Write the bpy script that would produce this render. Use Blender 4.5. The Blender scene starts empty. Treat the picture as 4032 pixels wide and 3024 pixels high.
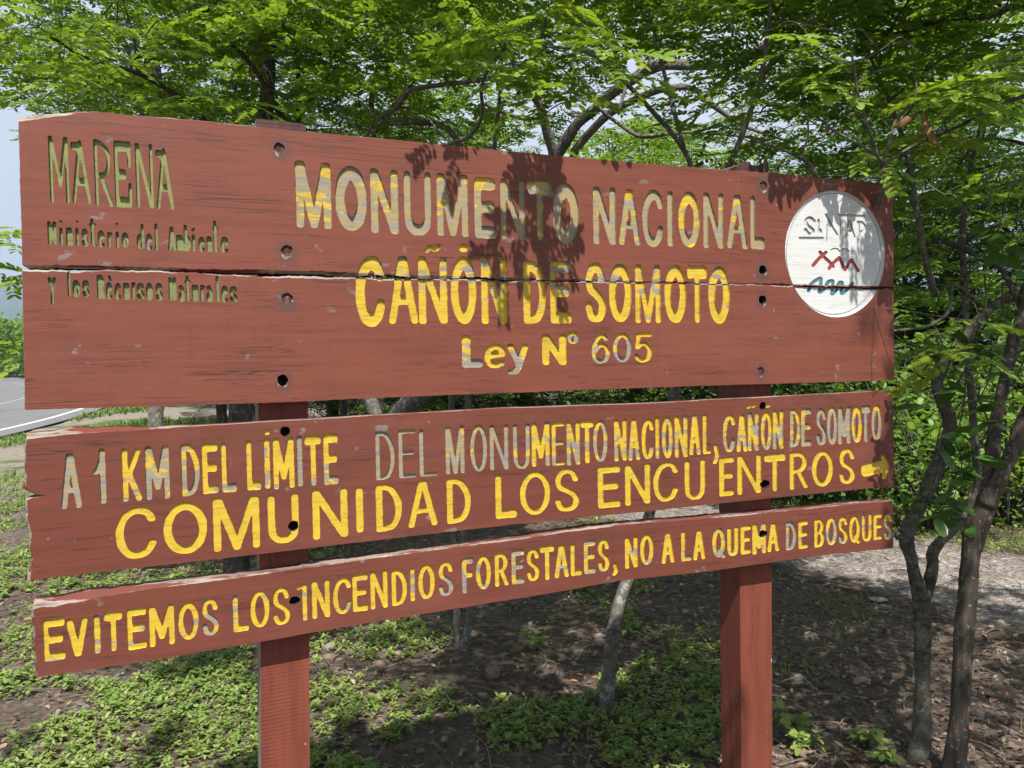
import bpy, bmesh, math, random
import numpy as np
from mathutils import Vector, Matrix
from mathutils.geometry import delaunay_2d_cdt

R = math.radians
rng = np.random.default_rng(7)
random.seed(7)
scene = bpy.context.scene
COL = scene.collection

# ------------------------------------------------------------------ camera
CAM_H, PITCH, FPX = 1.55, R(1.88), 3028.0          # focal length in pixels of the 4032 px wide photograph
cam_d = bpy.data.cameras.new("camera")
cam_d.sensor_width = 36.0
cam_d.lens = FPX / 4032.0 * 36.0
cam_d.clip_start, cam_d.clip_end = 0.05, 20000
cam = bpy.data.objects.new("camera", cam_d)
cam.location = (0, 0, CAM_H)
cam.rotation_euler = (math.pi / 2 - PITCH, 0, 0)
COL.objects.link(cam)
scene.camera = cam

# ------------------------------------------------------------------ board plane directions (needed for the sun)
BX = Vector((2.4415, 1.0021, 0.0471)).normalized()      # along the boards
BN = Vector((-BX.y, BX.x, 0)).normalized()              # away from the camera
BZ = BX.cross(BN).normalized()
SUN_EL = R(59)
_az = R(18)
_d2 = Vector((BX.x, BX.y, 0)).normalized()
_a = (-BN) * math.cos(_az) - _d2 * math.sin(_az)
SUN = Vector((_a.x * math.cos(SUN_EL), _a.y * math.cos(SUN_EL), math.sin(SUN_EL)))   # towards the sun

# ------------------------------------------------------------------ sky
world = bpy.data.worlds.new("World")
scene.world = world
world.use_nodes = True
wn, wl = world.node_tree.nodes, world.node_tree.links
wn.clear()
w_out = wn.new('ShaderNodeOutputWorld')
w_bg = wn.new('ShaderNodeBackground')
w_sky = wn.new('ShaderNodeTexSky')
w_sky.sky_type = 'NISHITA'
w_sky.sun_disc = False
w_sky.sun_elevation = SUN_EL
w_sky.sun_rotation = math.atan2(SUN.x, SUN.y)
w_sky.air_density, w_sky.dust_density, w_sky.ozone_density = 1.0, 1.5, 1.0
w_tc = wn.new('ShaderNodeTexCoord')
w_map = wn.new('ShaderNodeMapping')
w_map.inputs['Scale'].default_value = (1.0, 1.0, 2.6)
w_noise = wn.new('ShaderNodeTexNoise')
w_noise.inputs['Scale'].default_value = 2.2
w_noise.inputs['Detail'].default_value = 7
w_noise.inputs['Roughness'].default_value = 0.6
w_ramp = wn.new('ShaderNodeValToRGB')
w_ramp.color_ramp.elements[0].position = 0.30
w_ramp.color_ramp.elements[0].color = (0.72, 0.72, 0.72, 1)
w_ramp.color_ramp.elements[1].position = 0.62
w_ramp.color_ramp.elements[1].color = (1, 1, 1, 1)
w_mix = wn.new('ShaderNodeMix')
w_mix.data_type = 'RGBA'
SKY_STRENGTH = 0.07
w_mix.inputs[7].default_value = (5.9, 6.3, 7.1, 1)       # sunlit thin cloud
wl.new(w_tc.outputs['Generated'], w_map.inputs['Vector'])
wl.new(w_map.outputs[0], w_noise.inputs['Vector'])
wl.new(w_noise.outputs[0], w_ramp.inputs[0])
w_sep = wn.new('ShaderNodeSeparateXYZ'); wl.new(w_tc.outputs['Generated'], w_sep.inputs[0])
w_mr = wn.new('ShaderNodeMapRange'); wl.new(w_sep.outputs[1], w_mr.inputs[0])          # the bank of bright cloud stands ahead, behind the trees
w_mr.inputs[1].default_value, w_mr.inputs[2].default_value, w_mr.inputs[3].default_value, w_mr.inputs[4].default_value = -0.25, 0.35, 0.22, 1.0
w_mul = wn.new('ShaderNodeMath'); w_mul.operation = 'MULTIPLY'
wl.new(w_ramp.outputs[0], w_mul.inputs[0]); wl.new(w_mr.outputs[0], w_mul.inputs[1])
wl.new(w_mul.outputs[0], w_mix.inputs[0])
wl.new(w_sky.outputs[0], w_mix.inputs[6])
wl.new(w_mix.outputs[2], w_bg.inputs[0])
w_bg.inputs[1].default_value = SKY_STRENGTH
wl.new(w_bg.outputs[0], w_out.inputs[0])

# ------------------------------------------------------------------ sun
sun_d = bpy.data.lights.new("sun", 'SUN')
sun_d.energy = 5.0
sun_d.angle = R(0.53)
sun_d.color = (1.0, 0.955, 0.88)
sun = bpy.data.objects.new("sun", sun_d)
sun.rotation_euler = SUN.to_track_quat('Z', 'Y').to_euler()
sun.location = SUN * 60
COL.objects.link(sun)

scene.view_settings.view_transform = 'Standard'
scene.view_settings.look = 'None'
scene.view_settings.exposure = 0.95
scene.view_settings.gamma = 1.0
scene.render.engine = 'CYCLES'
scene.cycles.use_denoising = True
scene.cycles.max_bounces = 6
scene.cycles.diffuse_bounces = 3
scene.cycles.glossy_bounces = 2
scene.cycles.transmission_bounces = 3
scene.cycles.transparent_max_bounces = 4
scene.cycles.caustics_reflective = False
scene.cycles.caustics_refractive = False

# ================================================================== helpers
def ray(sx, sy):
    """direction of the ray through pixel (sx, sy) of the 4032 x 3024 photograph"""
    x, y = (sx - 2016) / FPX, (1512 - sy) / FPX
    return Vector((x, math.cos(PITCH) + y * math.sin(PITCH), y * math.cos(PITCH) - math.sin(PITCH)))
CAMP = Vector((0, 0, CAM_H))
def W(dx, dy, dist):
    """measured point: 2212-wide picture coordinates at a forward distance in metres"""
    return CAMP + ray(dx * 1.82278, dy * 1.82278) * dist
KC = 1100 / 2212.0
def cr(ox, oy, pts, k=KC):
    return [(ox + x * k, oy + y * k) for x, y in pts]
def crd(ox, oy, pts, dist, k=KC):
    """detail-crop coordinates -> world points; dist is one number or one per point"""
    out = []
    for i, (x, y) in enumerate(pts):
        dd = dist[i] if isinstance(dist, (list, tuple)) else dist
        out.append(CAMP + ray(ox + x * k, oy + y * k) * dd)
    return out

def link(o, parent=None):
    COL.objects.link(o)
    if parent is not None:
        o.parent = parent
    return o
def tag(o, label=None, cat=None, group=None, kind=None):
    if label: o['label'] = label
    if cat: o['category'] = cat
    if group: o['group'] = group
    if kind: o['kind'] = kind
    return o
def empty(name, loc=(0, 0, 0), parent=None):
    o = bpy.data.objects.new(name, None)
    o.location = loc
    o.empty_display_size = 0.1
    return link(o, parent)
def copy_tree(o, parent=None):
    c = o.copy(); COL.objects.link(c); c.parent = parent
    for ch in list(o.children):
        copy_tree(ch, c)
    return c

def mesh_np(name, verts, sizes, loops, mats, mat_idx=None, smooth=False):
    """mesh from flat arrays: verts (n,3), polygon sizes, loop vertex indices"""
    verts = np.asarray(verts, np.float32).reshape(-1, 3)
    sizes = np.asarray(sizes, np.int32); loops = np.asarray(loops, np.int32)
    me = bpy.data.meshes.new(name)
    me.vertices.add(len(verts)); me.vertices.foreach_set('co', verts.ravel())
    me.loops.add(len(loops)); me.loops.foreach_set('vertex_index', loops)
    me.polygons.add(len(sizes))
    starts = np.concatenate([[0], np.cumsum(sizes)[:-1]]).astype(np.int32)
    me.polygons.foreach_set('loop_start', starts)
    me.polygons.foreach_set('loop_total', sizes)
    for m in mats: me.materials.append(m)
    if mat_idx is not None:
        me.polygons.foreach_set('material_index', np.asarray(mat_idx, np.int32))
    me.polygons.foreach_set('use_smooth', np.full(len(sizes), bool(smooth)))
    me.update(calc_edges=True)
    me.validate()
    return me
class MB:
    """collects polygons, then links them as ONE mesh object"""
    def __init__(s): s.v, s.f, s.m = [], [], []
    def add(s, verts, faces, m=0):
        b = len(s.v)
        s.v.extend([tuple(p) for p in verts])
        for f in faces:
            s.f.append([b + i for i in f]); s.m.append(m)
    def build(s, name, mats, parent=None, smooth=False):
        me = mesh_np(name, np.array(s.v), [len(f) for f in s.f], [i for f in s.f for i in f], mats, s.m, smooth)
        return link(bpy.data.objects.new(name, me), parent)

def vnoise(seed):
    g = np.random.default_rng(seed)
    tab = g.random((64, 64))
    def f(x, y):
        x = np.asarray(x, float); y = np.asarray(y, float)
        xi, yi = np.floor(x).astype(int), np.floor(y).astype(int)
        fx, fy = x - xi, y - yi
        fx, fy = fx * fx * (3 - 2 * fx), fy * fy * (3 - 2 * fy)
        a, b = tab[xi % 64, yi % 64], tab[(xi + 1) % 64, yi % 64]
        c, d = tab[xi % 64, (yi + 1) % 64], tab[(xi + 1) % 64, (yi + 1) % 64]
        return (a * (1 - fx) + b * fx) * (1 - fy) + (c * (1 - fx) + d * fx) * fy
    return f
N1, N2, N3, N4 = vnoise(1), vnoise(2), vnoise(3), vnoise(4)

def catmull(pts, n=8, rad=None):
    """smooth a polyline (and its radii)"""
    P = [np.array(p, float) for p in pts]
    if len(P) < 3:
        out = [P[0] * (1 - t) + P[1] * t for t in np.linspace(0, 1, n + 1)]
        r = None if rad is None else [rad[0] * (1 - t) + rad[1] * t for t in np.linspace(0, 1, n + 1)]
        return out, r
    Q = [2 * P[0] - P[1]] + P + [2 * P[-1] - P[-2]]
    out, ro = [], []
    for i in range(1, len(Q) - 2):
        p0, p1, p2, p3 = Q[i - 1], Q[i], Q[i + 1], Q[i + 2]
        for k in range(n):
            t = k / n
            out.append(0.5 * ((2 * p1) + (-p0 + p2) * t + (2 * p0 - 5 * p1 + 4 * p2 - p3) * t * t + (-p0 + 3 * p1 - 3 * p2 + p3) * t ** 3))
            if rad is not None: ro.append(rad[i - 1] * (1 - t) + rad[i] * t)
    out.append(P[-1])
    if rad is not None: ro.append(rad[-1])
    return out, (ro if rad is not None else None)

def tube(mb, pts, rad, sides=8, rough=0.0, m=0, seed=0, cap=True):
    """tapering tube with an uneven surface"""
    pts = [np.array(p, float) for p in pts]
    n = len(pts)
    g = np.random.default_rng(seed + n)
    T = [pts[min(i + 1, n - 1)] - pts[max(i - 1, 0)] for i in range(n)]
    T = [t / (np.linalg.norm(t) + 1e-9) for t in T]
    ref = np.array([0.3, 0.9, 0.1]) if abs(T[0][2]) > 0.8 else np.array([0, 0, 1.0])
    u = np.cross(T[0], ref); u /= np.linalg.norm(u)
    verts, faces = [], []
    ph = g.random(4) * 6.28
    for i in range(n):
        u = u - T[i] * np.dot(u, T[i]); u /= (np.linalg.norm(u) + 1e-9)
        w = np.cross(T[i], u)
        for k in range(sides):
            a = 2 * math.pi * k / sides
            r = rad[i]
            if rough:
                r *= 1 + rough * (0.6 * math.sin(2 * a + ph[0] + i * 0.35) + 0.5 * math.sin(3 * a + ph[1] - i * 0.5) + 0.5 * (g.random() - 0.5) * 2)
            verts.append(pts[i] + (u * math.cos(a) + w * math.sin(a)) * r)
    for i in range(n - 1):
        for k in range(sides):
            k2 = (k + 1) % sides
            faces.append([i * sides + k, i * sides + k2, (i + 1) * sides + k2, (i + 1) * sides + k])
    if cap:
        faces.append([k for k in range(sides)][::-1])
        faces.append([(n - 1) * sides + k for k in range(sides)])
    mb.add(verts, faces, m)

# ------------------------------------------------------------------ node helpers
ALB = 0.74        # one albedo scale for every painted, wooden and stony surface
class NT:
    def __init__(s, name):
        s.mat = bpy.data.materials.new(name); s.mat.use_nodes = True
        s.t = s.mat.node_tree; s.t.nodes.clear()
        s.out = s.t.nodes.new('ShaderNodeOutputMaterial')
        s._tc = None
    def n(s, typ, **kw):
        nd = s.t.nodes.new(typ)
        for k, v in kw.items(): setattr(nd, k, v)
        return nd
    def l(s, a, b): s.t.links.new(a, b)
    def put(s, sock, v):
        if hasattr(v, 'is_output'): s.l(v, sock)
        elif v is not None: sock.default_value = v
    def co(s, which='Object'):
        if s._tc is None: s._tc = s.n('ShaderNodeTexCoord')
        return s._tc.outputs[which]
    def map(s, vec, scale=(1, 1, 1), loc=(0, 0, 0), rot=(0, 0, 0)):
        m = s.n('ShaderNodeMapping'); s.l(vec, m.inputs[0])
        m.inputs['Scale'].default_value = scale; m.inputs['Location'].default_value = loc; m.inputs['Rotation'].default_value = rot
        return m.outputs[0]
    def noise(s, vec, scale, detail=4, rough=0.55, dist=0.0):
        m = s.n('ShaderNodeTexNoise'); s.put(m.inputs['Vector'], vec)
        m.inputs['Scale'].default_value = scale; m.inputs['Detail'].default_value = detail
        m.inputs['Roughness'].default_value = rough; m.inputs['Distortion'].default_value = dist
        return m.outputs[0]
    def vor(s, vec, scale, feature='F1', out='Distance', rand=1.0):
        m = s.n('ShaderNodeTexVoronoi', feature=feature); s.put(m.inputs['Vector'], vec)
        m.inputs['Scale'].default_value = scale
        if 'Randomness' in m.inputs: m.inputs['Randomness'].default_value = rand
        return m.outputs[out]
    def ramp(s, fac, stops, interp='LINEAR'):
        m = s.n('ShaderNodeValToRGB'); s.put(m.inputs[0], fac)
        cr_ = m.color_ramp; cr_.interpolation = interp
        while len(cr_.elements) < len(stops): cr_.elements.new(0.5)
        for e, (p, c) in zip(cr_.elements, stops):
            e.position = p; e.color = c if len(c) == 4 else (*c, 1)
        return m.outputs[0]
    def step(s, fac, a, b):
        m = s.n('ShaderNodeMapRange', clamp=True); s.put(m.inputs[0], fac)
        m.inputs[1].default_value = a; m.inputs[2].default_value = b
        return m.outputs[0]
    def mix(s, fac, a, b, mode='MIX'):
        m = s.n('ShaderNodeMix', data_type='RGBA', blend_type=mode)
        s.put(m.inputs[0], fac)
        for sock, v in ((m.inputs[6], a), (m.inputs[7], b)):
            if isinstance(v, tuple): sock.default_value = v if len(v) == 4 else (*v, 1)
            else: s.put(sock, v)
        return m.outputs[2]
    def math(s, op, a, b=None, c=None):
        m = s.n('ShaderNodeMath', operation=op)
        s.put(m.inputs[0], a)
        if b is not None: s.put(m.inputs[1], b)
        if c is not None: s.put(m.inputs[2], c)
        return m.outputs[0]
    def bump(s, h, strength=0.4, dist=0.002, normal=None):
        m = s.n('ShaderNodeBump'); s.put(m.inputs['Height'], h)
        m.inputs['Strength'].default_value = strength; m.inputs['Distance'].default_value = dist
        if normal is not None: s.l(normal, m.inputs['Normal'])
        return m.outputs[0]
    def finish(s, color, rough=0.7, normal=None, spec=0.3):
        b = s.n('ShaderNodeBsdfPrincipled')
        if isinstance(color, tuple): color = tuple(c * ALB for c in color[:3])
        else: color = s.mix(1.0, color, (ALB, ALB, ALB), 'MULTIPLY')
        if isinstance(color, tuple): b.inputs['Base Color'].default_value = color if len(color) == 4 else (*color, 1)
        else: s.l(color, b.inputs['Base Color'])
        s.put(b.inputs['Roughness'], rough)
        b.inputs['Specular IOR Level'].default_value = spec
        if normal is not None: s.l(normal, b.inputs['Normal'])
        s.l(b.outputs[0], s.out.inputs[0])
        return s.mat
# ================================================================== materials of the sign
def mat_red(name, stains, seed, tint=1.0, dark=0.35, u_range=None):
    t = NT(name)
    co = t.co()
    off = t.map(co, loc=(seed * 3.7, 0, seed * 1.3))
    grain = t.noise(t.map(off, scale=(2.5, 20, 60)), 1.0, 6, 0.65)
    big = t.noise(t.map(off, scale=(2.2, 3, 6.5)), 1.0, 5, 0.6)
    fine = t.noise(t.map(off, scale=(14, 40, 160)), 1.0, 4, 0.7)
    k = tint
    col = t.ramp(grain, [(0.25, (0.180 * k, 0.050 * k, 0.032 * k)), (0.5, (0.226 * k, 0.0635 * k, 0.0385 * k)), (0.75, (0.255 * k, 0.075 * k, 0.045 * k))])
    wea = t.step(big, 0.50, 0.74)
    col = t.mix(t.math('MULTIPLY', wea, dark), col, (0.125, 0.045, 0.035))
    # dusty grey-brown grime streaks
    gr = t.step(t.noise(t.map(off, scale=(6, 10, 26), loc=(9, 2, 4)), 1.0, 6, 0.7), 0.56, 0.75)
    col = t.mix(t.math('MULTIPLY', gr, 0.36), col, (0.115, 0.062, 0.050))
    col = t.mix(t.math('MULTIPLY', t.step(fine, 0.45, 0.8), 0.12), col, (0.12, 0.035, 0.026))
    bright = t.step(t.noise(t.map(off, scale=(3, 10, 16), loc=(4, 1, 8)), 1.0, 5, 0.65), 0.55, 0.78)
    col = t.mix(t.math('MULTIPLY', bright, 0.40), col, (0.315, 0.085, 0.048))
    # dried paint splits along the grain
    cn = t.noise(t.map(off, scale=(1.1, 10, 48)), 1.0, 5, 0.5, 0.6)
    crack = t.ramp(cn, [(0.489, (0, 0, 0)), (0.498, (1, 1, 1)), (0.502, (1, 1, 1)), (0.511, (0, 0, 0))])
    cmask = t.step(t.noise(t.map(off, scale=(3, 5, 7), loc=(3, 3, 3)), 1.0, 3), 0.47, 0.58)
    crack = t.math('MULTIPLY', crack, cmask)
    cn2 = t.noise(t.map(off, scale=(3.2, 10, 120), loc=(7, 0, 1)), 1.0, 3, 0.5, 0.4)
    crack2 = t.ramp(cn2, [(0.47, (0, 0, 0)), (0.497, (1, 1, 1)), (0.503, (1, 1, 1)), (0.53, (0, 0, 0))])
    cm2 = t.step(t.noise(t.map(off, scale=(4, 5, 12), loc=(13, 3, 3)), 1.0, 3), 0.50, 0.60)
    crack2 = t.math('MULTIPLY', crack2, cm2)
    cr_all = t.math('MAXIMUM', crack, t.math('MULTIPLY', crack2, 0.6))
    col = t.mix(t.math('MULTIPLY', cr_all, 0.8), col, (0.035, 0.018, 0.014))
    # rubbed, dusty fading and a few upright scratches
    fade = t.step(t.noise(t.map(off, scale=(1.3, 2, 3.2), loc=(6, 6, 2)), 1.0, 5, 0.7), 0.50, 0.72)
    col = t.mix(t.math('MULTIPLY', fade, 0.30), col, (0.33, 0.125, 0.090))
    drip = t.step(t.noise(t.map(off, scale=(26, 10, 3.5), loc=(2, 1, 5)), 1.0, 5, 0.65), 0.57, 0.72)
    col = t.mix(t.math('MULTIPLY', drip, 0.28), col, (0.10, 0.045, 0.036))
    scr = t.math('MULTIPLY', t.step(t.noise(t.map(off, scale=(190, 10, 7), loc=(1, 1, 9)), 1.0, 2, 0.5), 0.70, 0.74), t.step(t.noise(t.map(off, scale=(7, 7, 9), loc=(8, 3, 1)), 1.0, 2), 0.60, 0.64))
    col = t.mix(t.math('MULTIPLY', scr, 0.7), col, (0.42, 0.33, 0.29))
    # chips down to pale wood
    ch = t.noise(t.map(off, scale=(38, 38, 60)), 1.0, 4, 0.7)
    chm = t.noise(t.map(off, scale=(4, 4, 5), loc=(5, 1, 2)), 1.0, 3)
    chip = t.step(t.math('ADD', ch, t.math('MULTIPLY', chm, 0.28)), 0.865, 0.885)
    col = t.mix(chip, col, (0.46, 0.39, 0.34))
    # grey bare patches
    gp = t.noise(t.map(off, scale=(17, 17, 24), loc=(2, 9, 6)), 1.0, 3, 0.55)
    gpm = t.noise(t.map(off, scale=(2.6, 4, 5), loc=(1, 4, 9)), 1.0, 2)
    patch = t.step(t.math('ADD', gp, t.math('MULTIPLY', gpm, 0.35)), 0.855, 0.885)
    pcol = t.ramp(grain, [(0.3, (0.14, 0.105, 0.10)), (0.7, (0.34, 0.29, 0.28))])
    col = t.mix(t.math('MULTIPLY', patch, 0.75), col, pcol)
    # stains round the fixings
    sep = t.n('ShaderNodeSeparateXYZ'); t.l(co, sep.inputs[0])
    sn = t.noise(t.map(off, scale=(22, 22, 16)), 1.0, 4)
    for (su, sv, sr) in stains:
        dx = t.math('SUBTRACT', sep.outputs[0], su)
        dz = t.math('SUBTRACT', sep.outputs[2], sv - sr * 0.25)
        d = t.math('SQRT', t.math('ADD', t.math('MULTIPLY', dx, dx), t.math('MULTIPLY', t.math('MULTIPLY', dz, dz), 0.7)))
        d = t.math('ADD', d, t.math('MULTIPLY', t.math('SUBTRACT', sn, 0.5), sr * 2.2))
        f = t.step(d, sr * 1.9, sr * 1.05)
        col = t.mix(t.math('MULTIPLY', f, 0.62), col, (0.105, 0.066, 0.058))
        fw = t.math('MULTIPLY', t.math('MULTIPLY', t.step(d, sr * 1.05, sr * 0.95), t.step(d, sr * .6, sr * .7)), t.step(sn, 0.52, 0.56))
        col = t.mix(fw, col, (0.5, 0.44, 0.4))
    h = t.math('ADD', t.math('MULTIPLY', grain, 0.6), t.math('MULTIPLY', fine, 0.4))
    h = t.math('SUBTRACT', h, t.math('MULTIPLY', cr_all, 0.9))
    h = t.math('SUBTRACT', h, t.math('MULTIPLY', chip, 0.5))
    nrm = t.bump(h, 0.22, 0.0014)
    return t.finish(col, t.ramp(fine, [(0.3, (0.5,) * 3), (0.7, (0.72,) * 3)]), nrm, 0.35)

def mat_wood(name, c1, c2, seed=0, flecks=None, scale=(6, 60, 60)):
    t = NT(name)
    off = t.map(t.co(), loc=(seed * 2.1, seed, seed * 0.7))
    g = t.noise(t.map(off, scale=scale), 1.0, 6, 0.7)
    col = t.ramp(g, [(0.3, c1), (0.7, c2)])
    dk = t.step(t.noise(t.map(off, scale=(5, 80, 90), loc=(4, 4, 4)), 1.0, 4), 0.57, 0.66)
    col = t.mix(t.math('MULTIPLY', dk, 0.7), col, (0.09, 0.065, 0.05))
    if flecks:
        f = t.step(t.noise(t.map(off, scale=(5, 30, 25)), 1.0, 5, 0.65), flecks[0], flecks[0] + 0.05)
        col = t.mix(f, col, flecks[1])
    return t.finish(col, 0.8, t.bump(g, 0.6, 0.003), 0.2)

def mat_letter(name, t_top, t_bot, v0, v1, yellow=(0.77, 0.535, 0.055), stain=0.35, seed=0, lidw=0.25, slope=0.0):
    """flaking paint in a routed groove; wear runs from t_top at height v1 to t_bot at height v0"""
    t = NT(name)
    co = t.map(t.co(), loc=(seed * 1.9, 0, seed * 0.8))
    sep = t.n('ShaderNodeSeparateXYZ'); t.l(t.co(), sep.inputs[0])
    at = t.n('ShaderNodeAttribute', attribute_name='letter_wear')
    mr = t.n('ShaderNodeMapRange', clamp=True); t.l(sep.outputs[2], mr.inputs[0])
    mr.inputs[1].default_value, mr.inputs[2].default_value = v0, v1
    mr.inputs[3].default_value, mr.inputs[4].default_value = t_bot, t_top
    wear = t.math('ADD', mr.outputs[0], t.math('MULTIPLY', t.math('SUBTRACT', at.outputs['Fac'], 0.5), lidw))
    # flakes break off in slabs across the grain
    cells = t.n('ShaderNodeTexVoronoi'); t.l(t.map(co, scale=(26, 26, 64)), cells.inputs['Vector'])
    cells.inputs['Scale'].default_value = 1.0
    cs = t.n('ShaderNodeSeparateColor'); t.l(cells.outputs['Color'], cs.inputs[0])
    n1 = t.noise(t.map(co, scale=(17, 17, 30)), 1.0, 5, 0.6)
    grain = t.noise(t.map(co, scale=(9, 30, 190)), 1.0, 6, 0.7)
    m = t.math('ADD', t.math('MULTIPLY', cs.outputs[0], 0.30), t.math('MULTIPLY', n1, 0.86))
    m = t.math('ADD', m, t.math('MULTIPLY', t.math('SUBTRACT', grain, 0.42), 0.38))
    gone = t.step(t.math('SUBTRACT', t.math('ADD', m, wear), 1.1), -0.022, 0.022)
    bare = t.ramp(grain, [(0.28, (0.19, 0.17, 0.15)), (0.52, (0.34, 0.315, 0.29)), (0.78, (0.47, 0.45, 0.43))])
    st = t.step(t.noise(t.map(co, scale=(15, 15, 40), loc=(3, 0, 3)), 1.0, 5, 0.65), 0.62 - stain, 0.86 - stain)
    bare = t.mix(t.math('MULTIPLY', st, 0.72), bare, (yellow[0] * 0.62, yellow[1] * 0.66, yellow[2] + 0.05))
    ycol = t.ramp(t.noise(t.map(co, scale=(30, 30, 60)), 1.0, 4), [(0.3, tuple(c * 0.86 for c in yellow)), (0.7, tuple(min(1, c * 1.06) for c in yellow))])
    lines = t.ramp(t.noise(t.map(co, scale=(7, 7, 75)), 1.0, 3, 0.5, 0.3), [(0.48, (0, 0, 0)), (0.498, (1, 1, 1)), (0.502, (1, 1, 1)), (0.52, (0, 0, 0))])
    ycol = t.mix(t.math('MULTIPLY', lines, 0.5), ycol, (yellow[0] * 0.42, yellow[1] * 0.36, yellow[2] * 0.5))
    # dirt
    dm = t.step(t.noise(t.map(co, scale=(9, 9, 14), loc=(8, 8, 8)), 1.0, 5), 0.55, 0.8)
    col = t.mix(gone, ycol, bare)
    col = t.mix(t.math('MULTIPLY', dm, 0.3), col, (0.16, 0.12, 0.06))
    h = t.math('ADD', t.math('MULTIPLY', t.math('SUBTRACT', 1.0, gone), 0.9), t.math('MULTIPLY', grain, t.math('MULTIPLY', gone, 0.7)))
    h = t.math('SUBTRACT', h, t.math('MULTIPLY', lines, 0.4))
    return t.finish(col, t.mix(gone, (0.42,) * 3, (0.8,) * 3), t.bump(h, 0.35, 0.0012), 0.35)

# ================================================================== the sign: a 3-D frame whose x runs along the boards
P0 = W(42, 500, 1.60)
ORG = P0 - BZ * (P0.z / BZ.z)
def pt(s, depth=0.0):
    """photo pixel -> (u, v) on the board plane (or a plane `depth` behind it)"""
    r = ray(*s)
    t = ((P0 + BN * depth - CAMP).dot(BN)) / r.dot(BN)
    X = CAMP + r * t - ORG
    return (X.dot(BX), X.dot(BZ))
THK = 0.043
sign = empty("wooden_sign", ORG)
sign.rotation_euler = Matrix((BX, BN, BZ)).transposed().to_euler()
tag(sign, "big red-brown wooden park sign with carved yellow lettering on two square posts", "sign")

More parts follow.
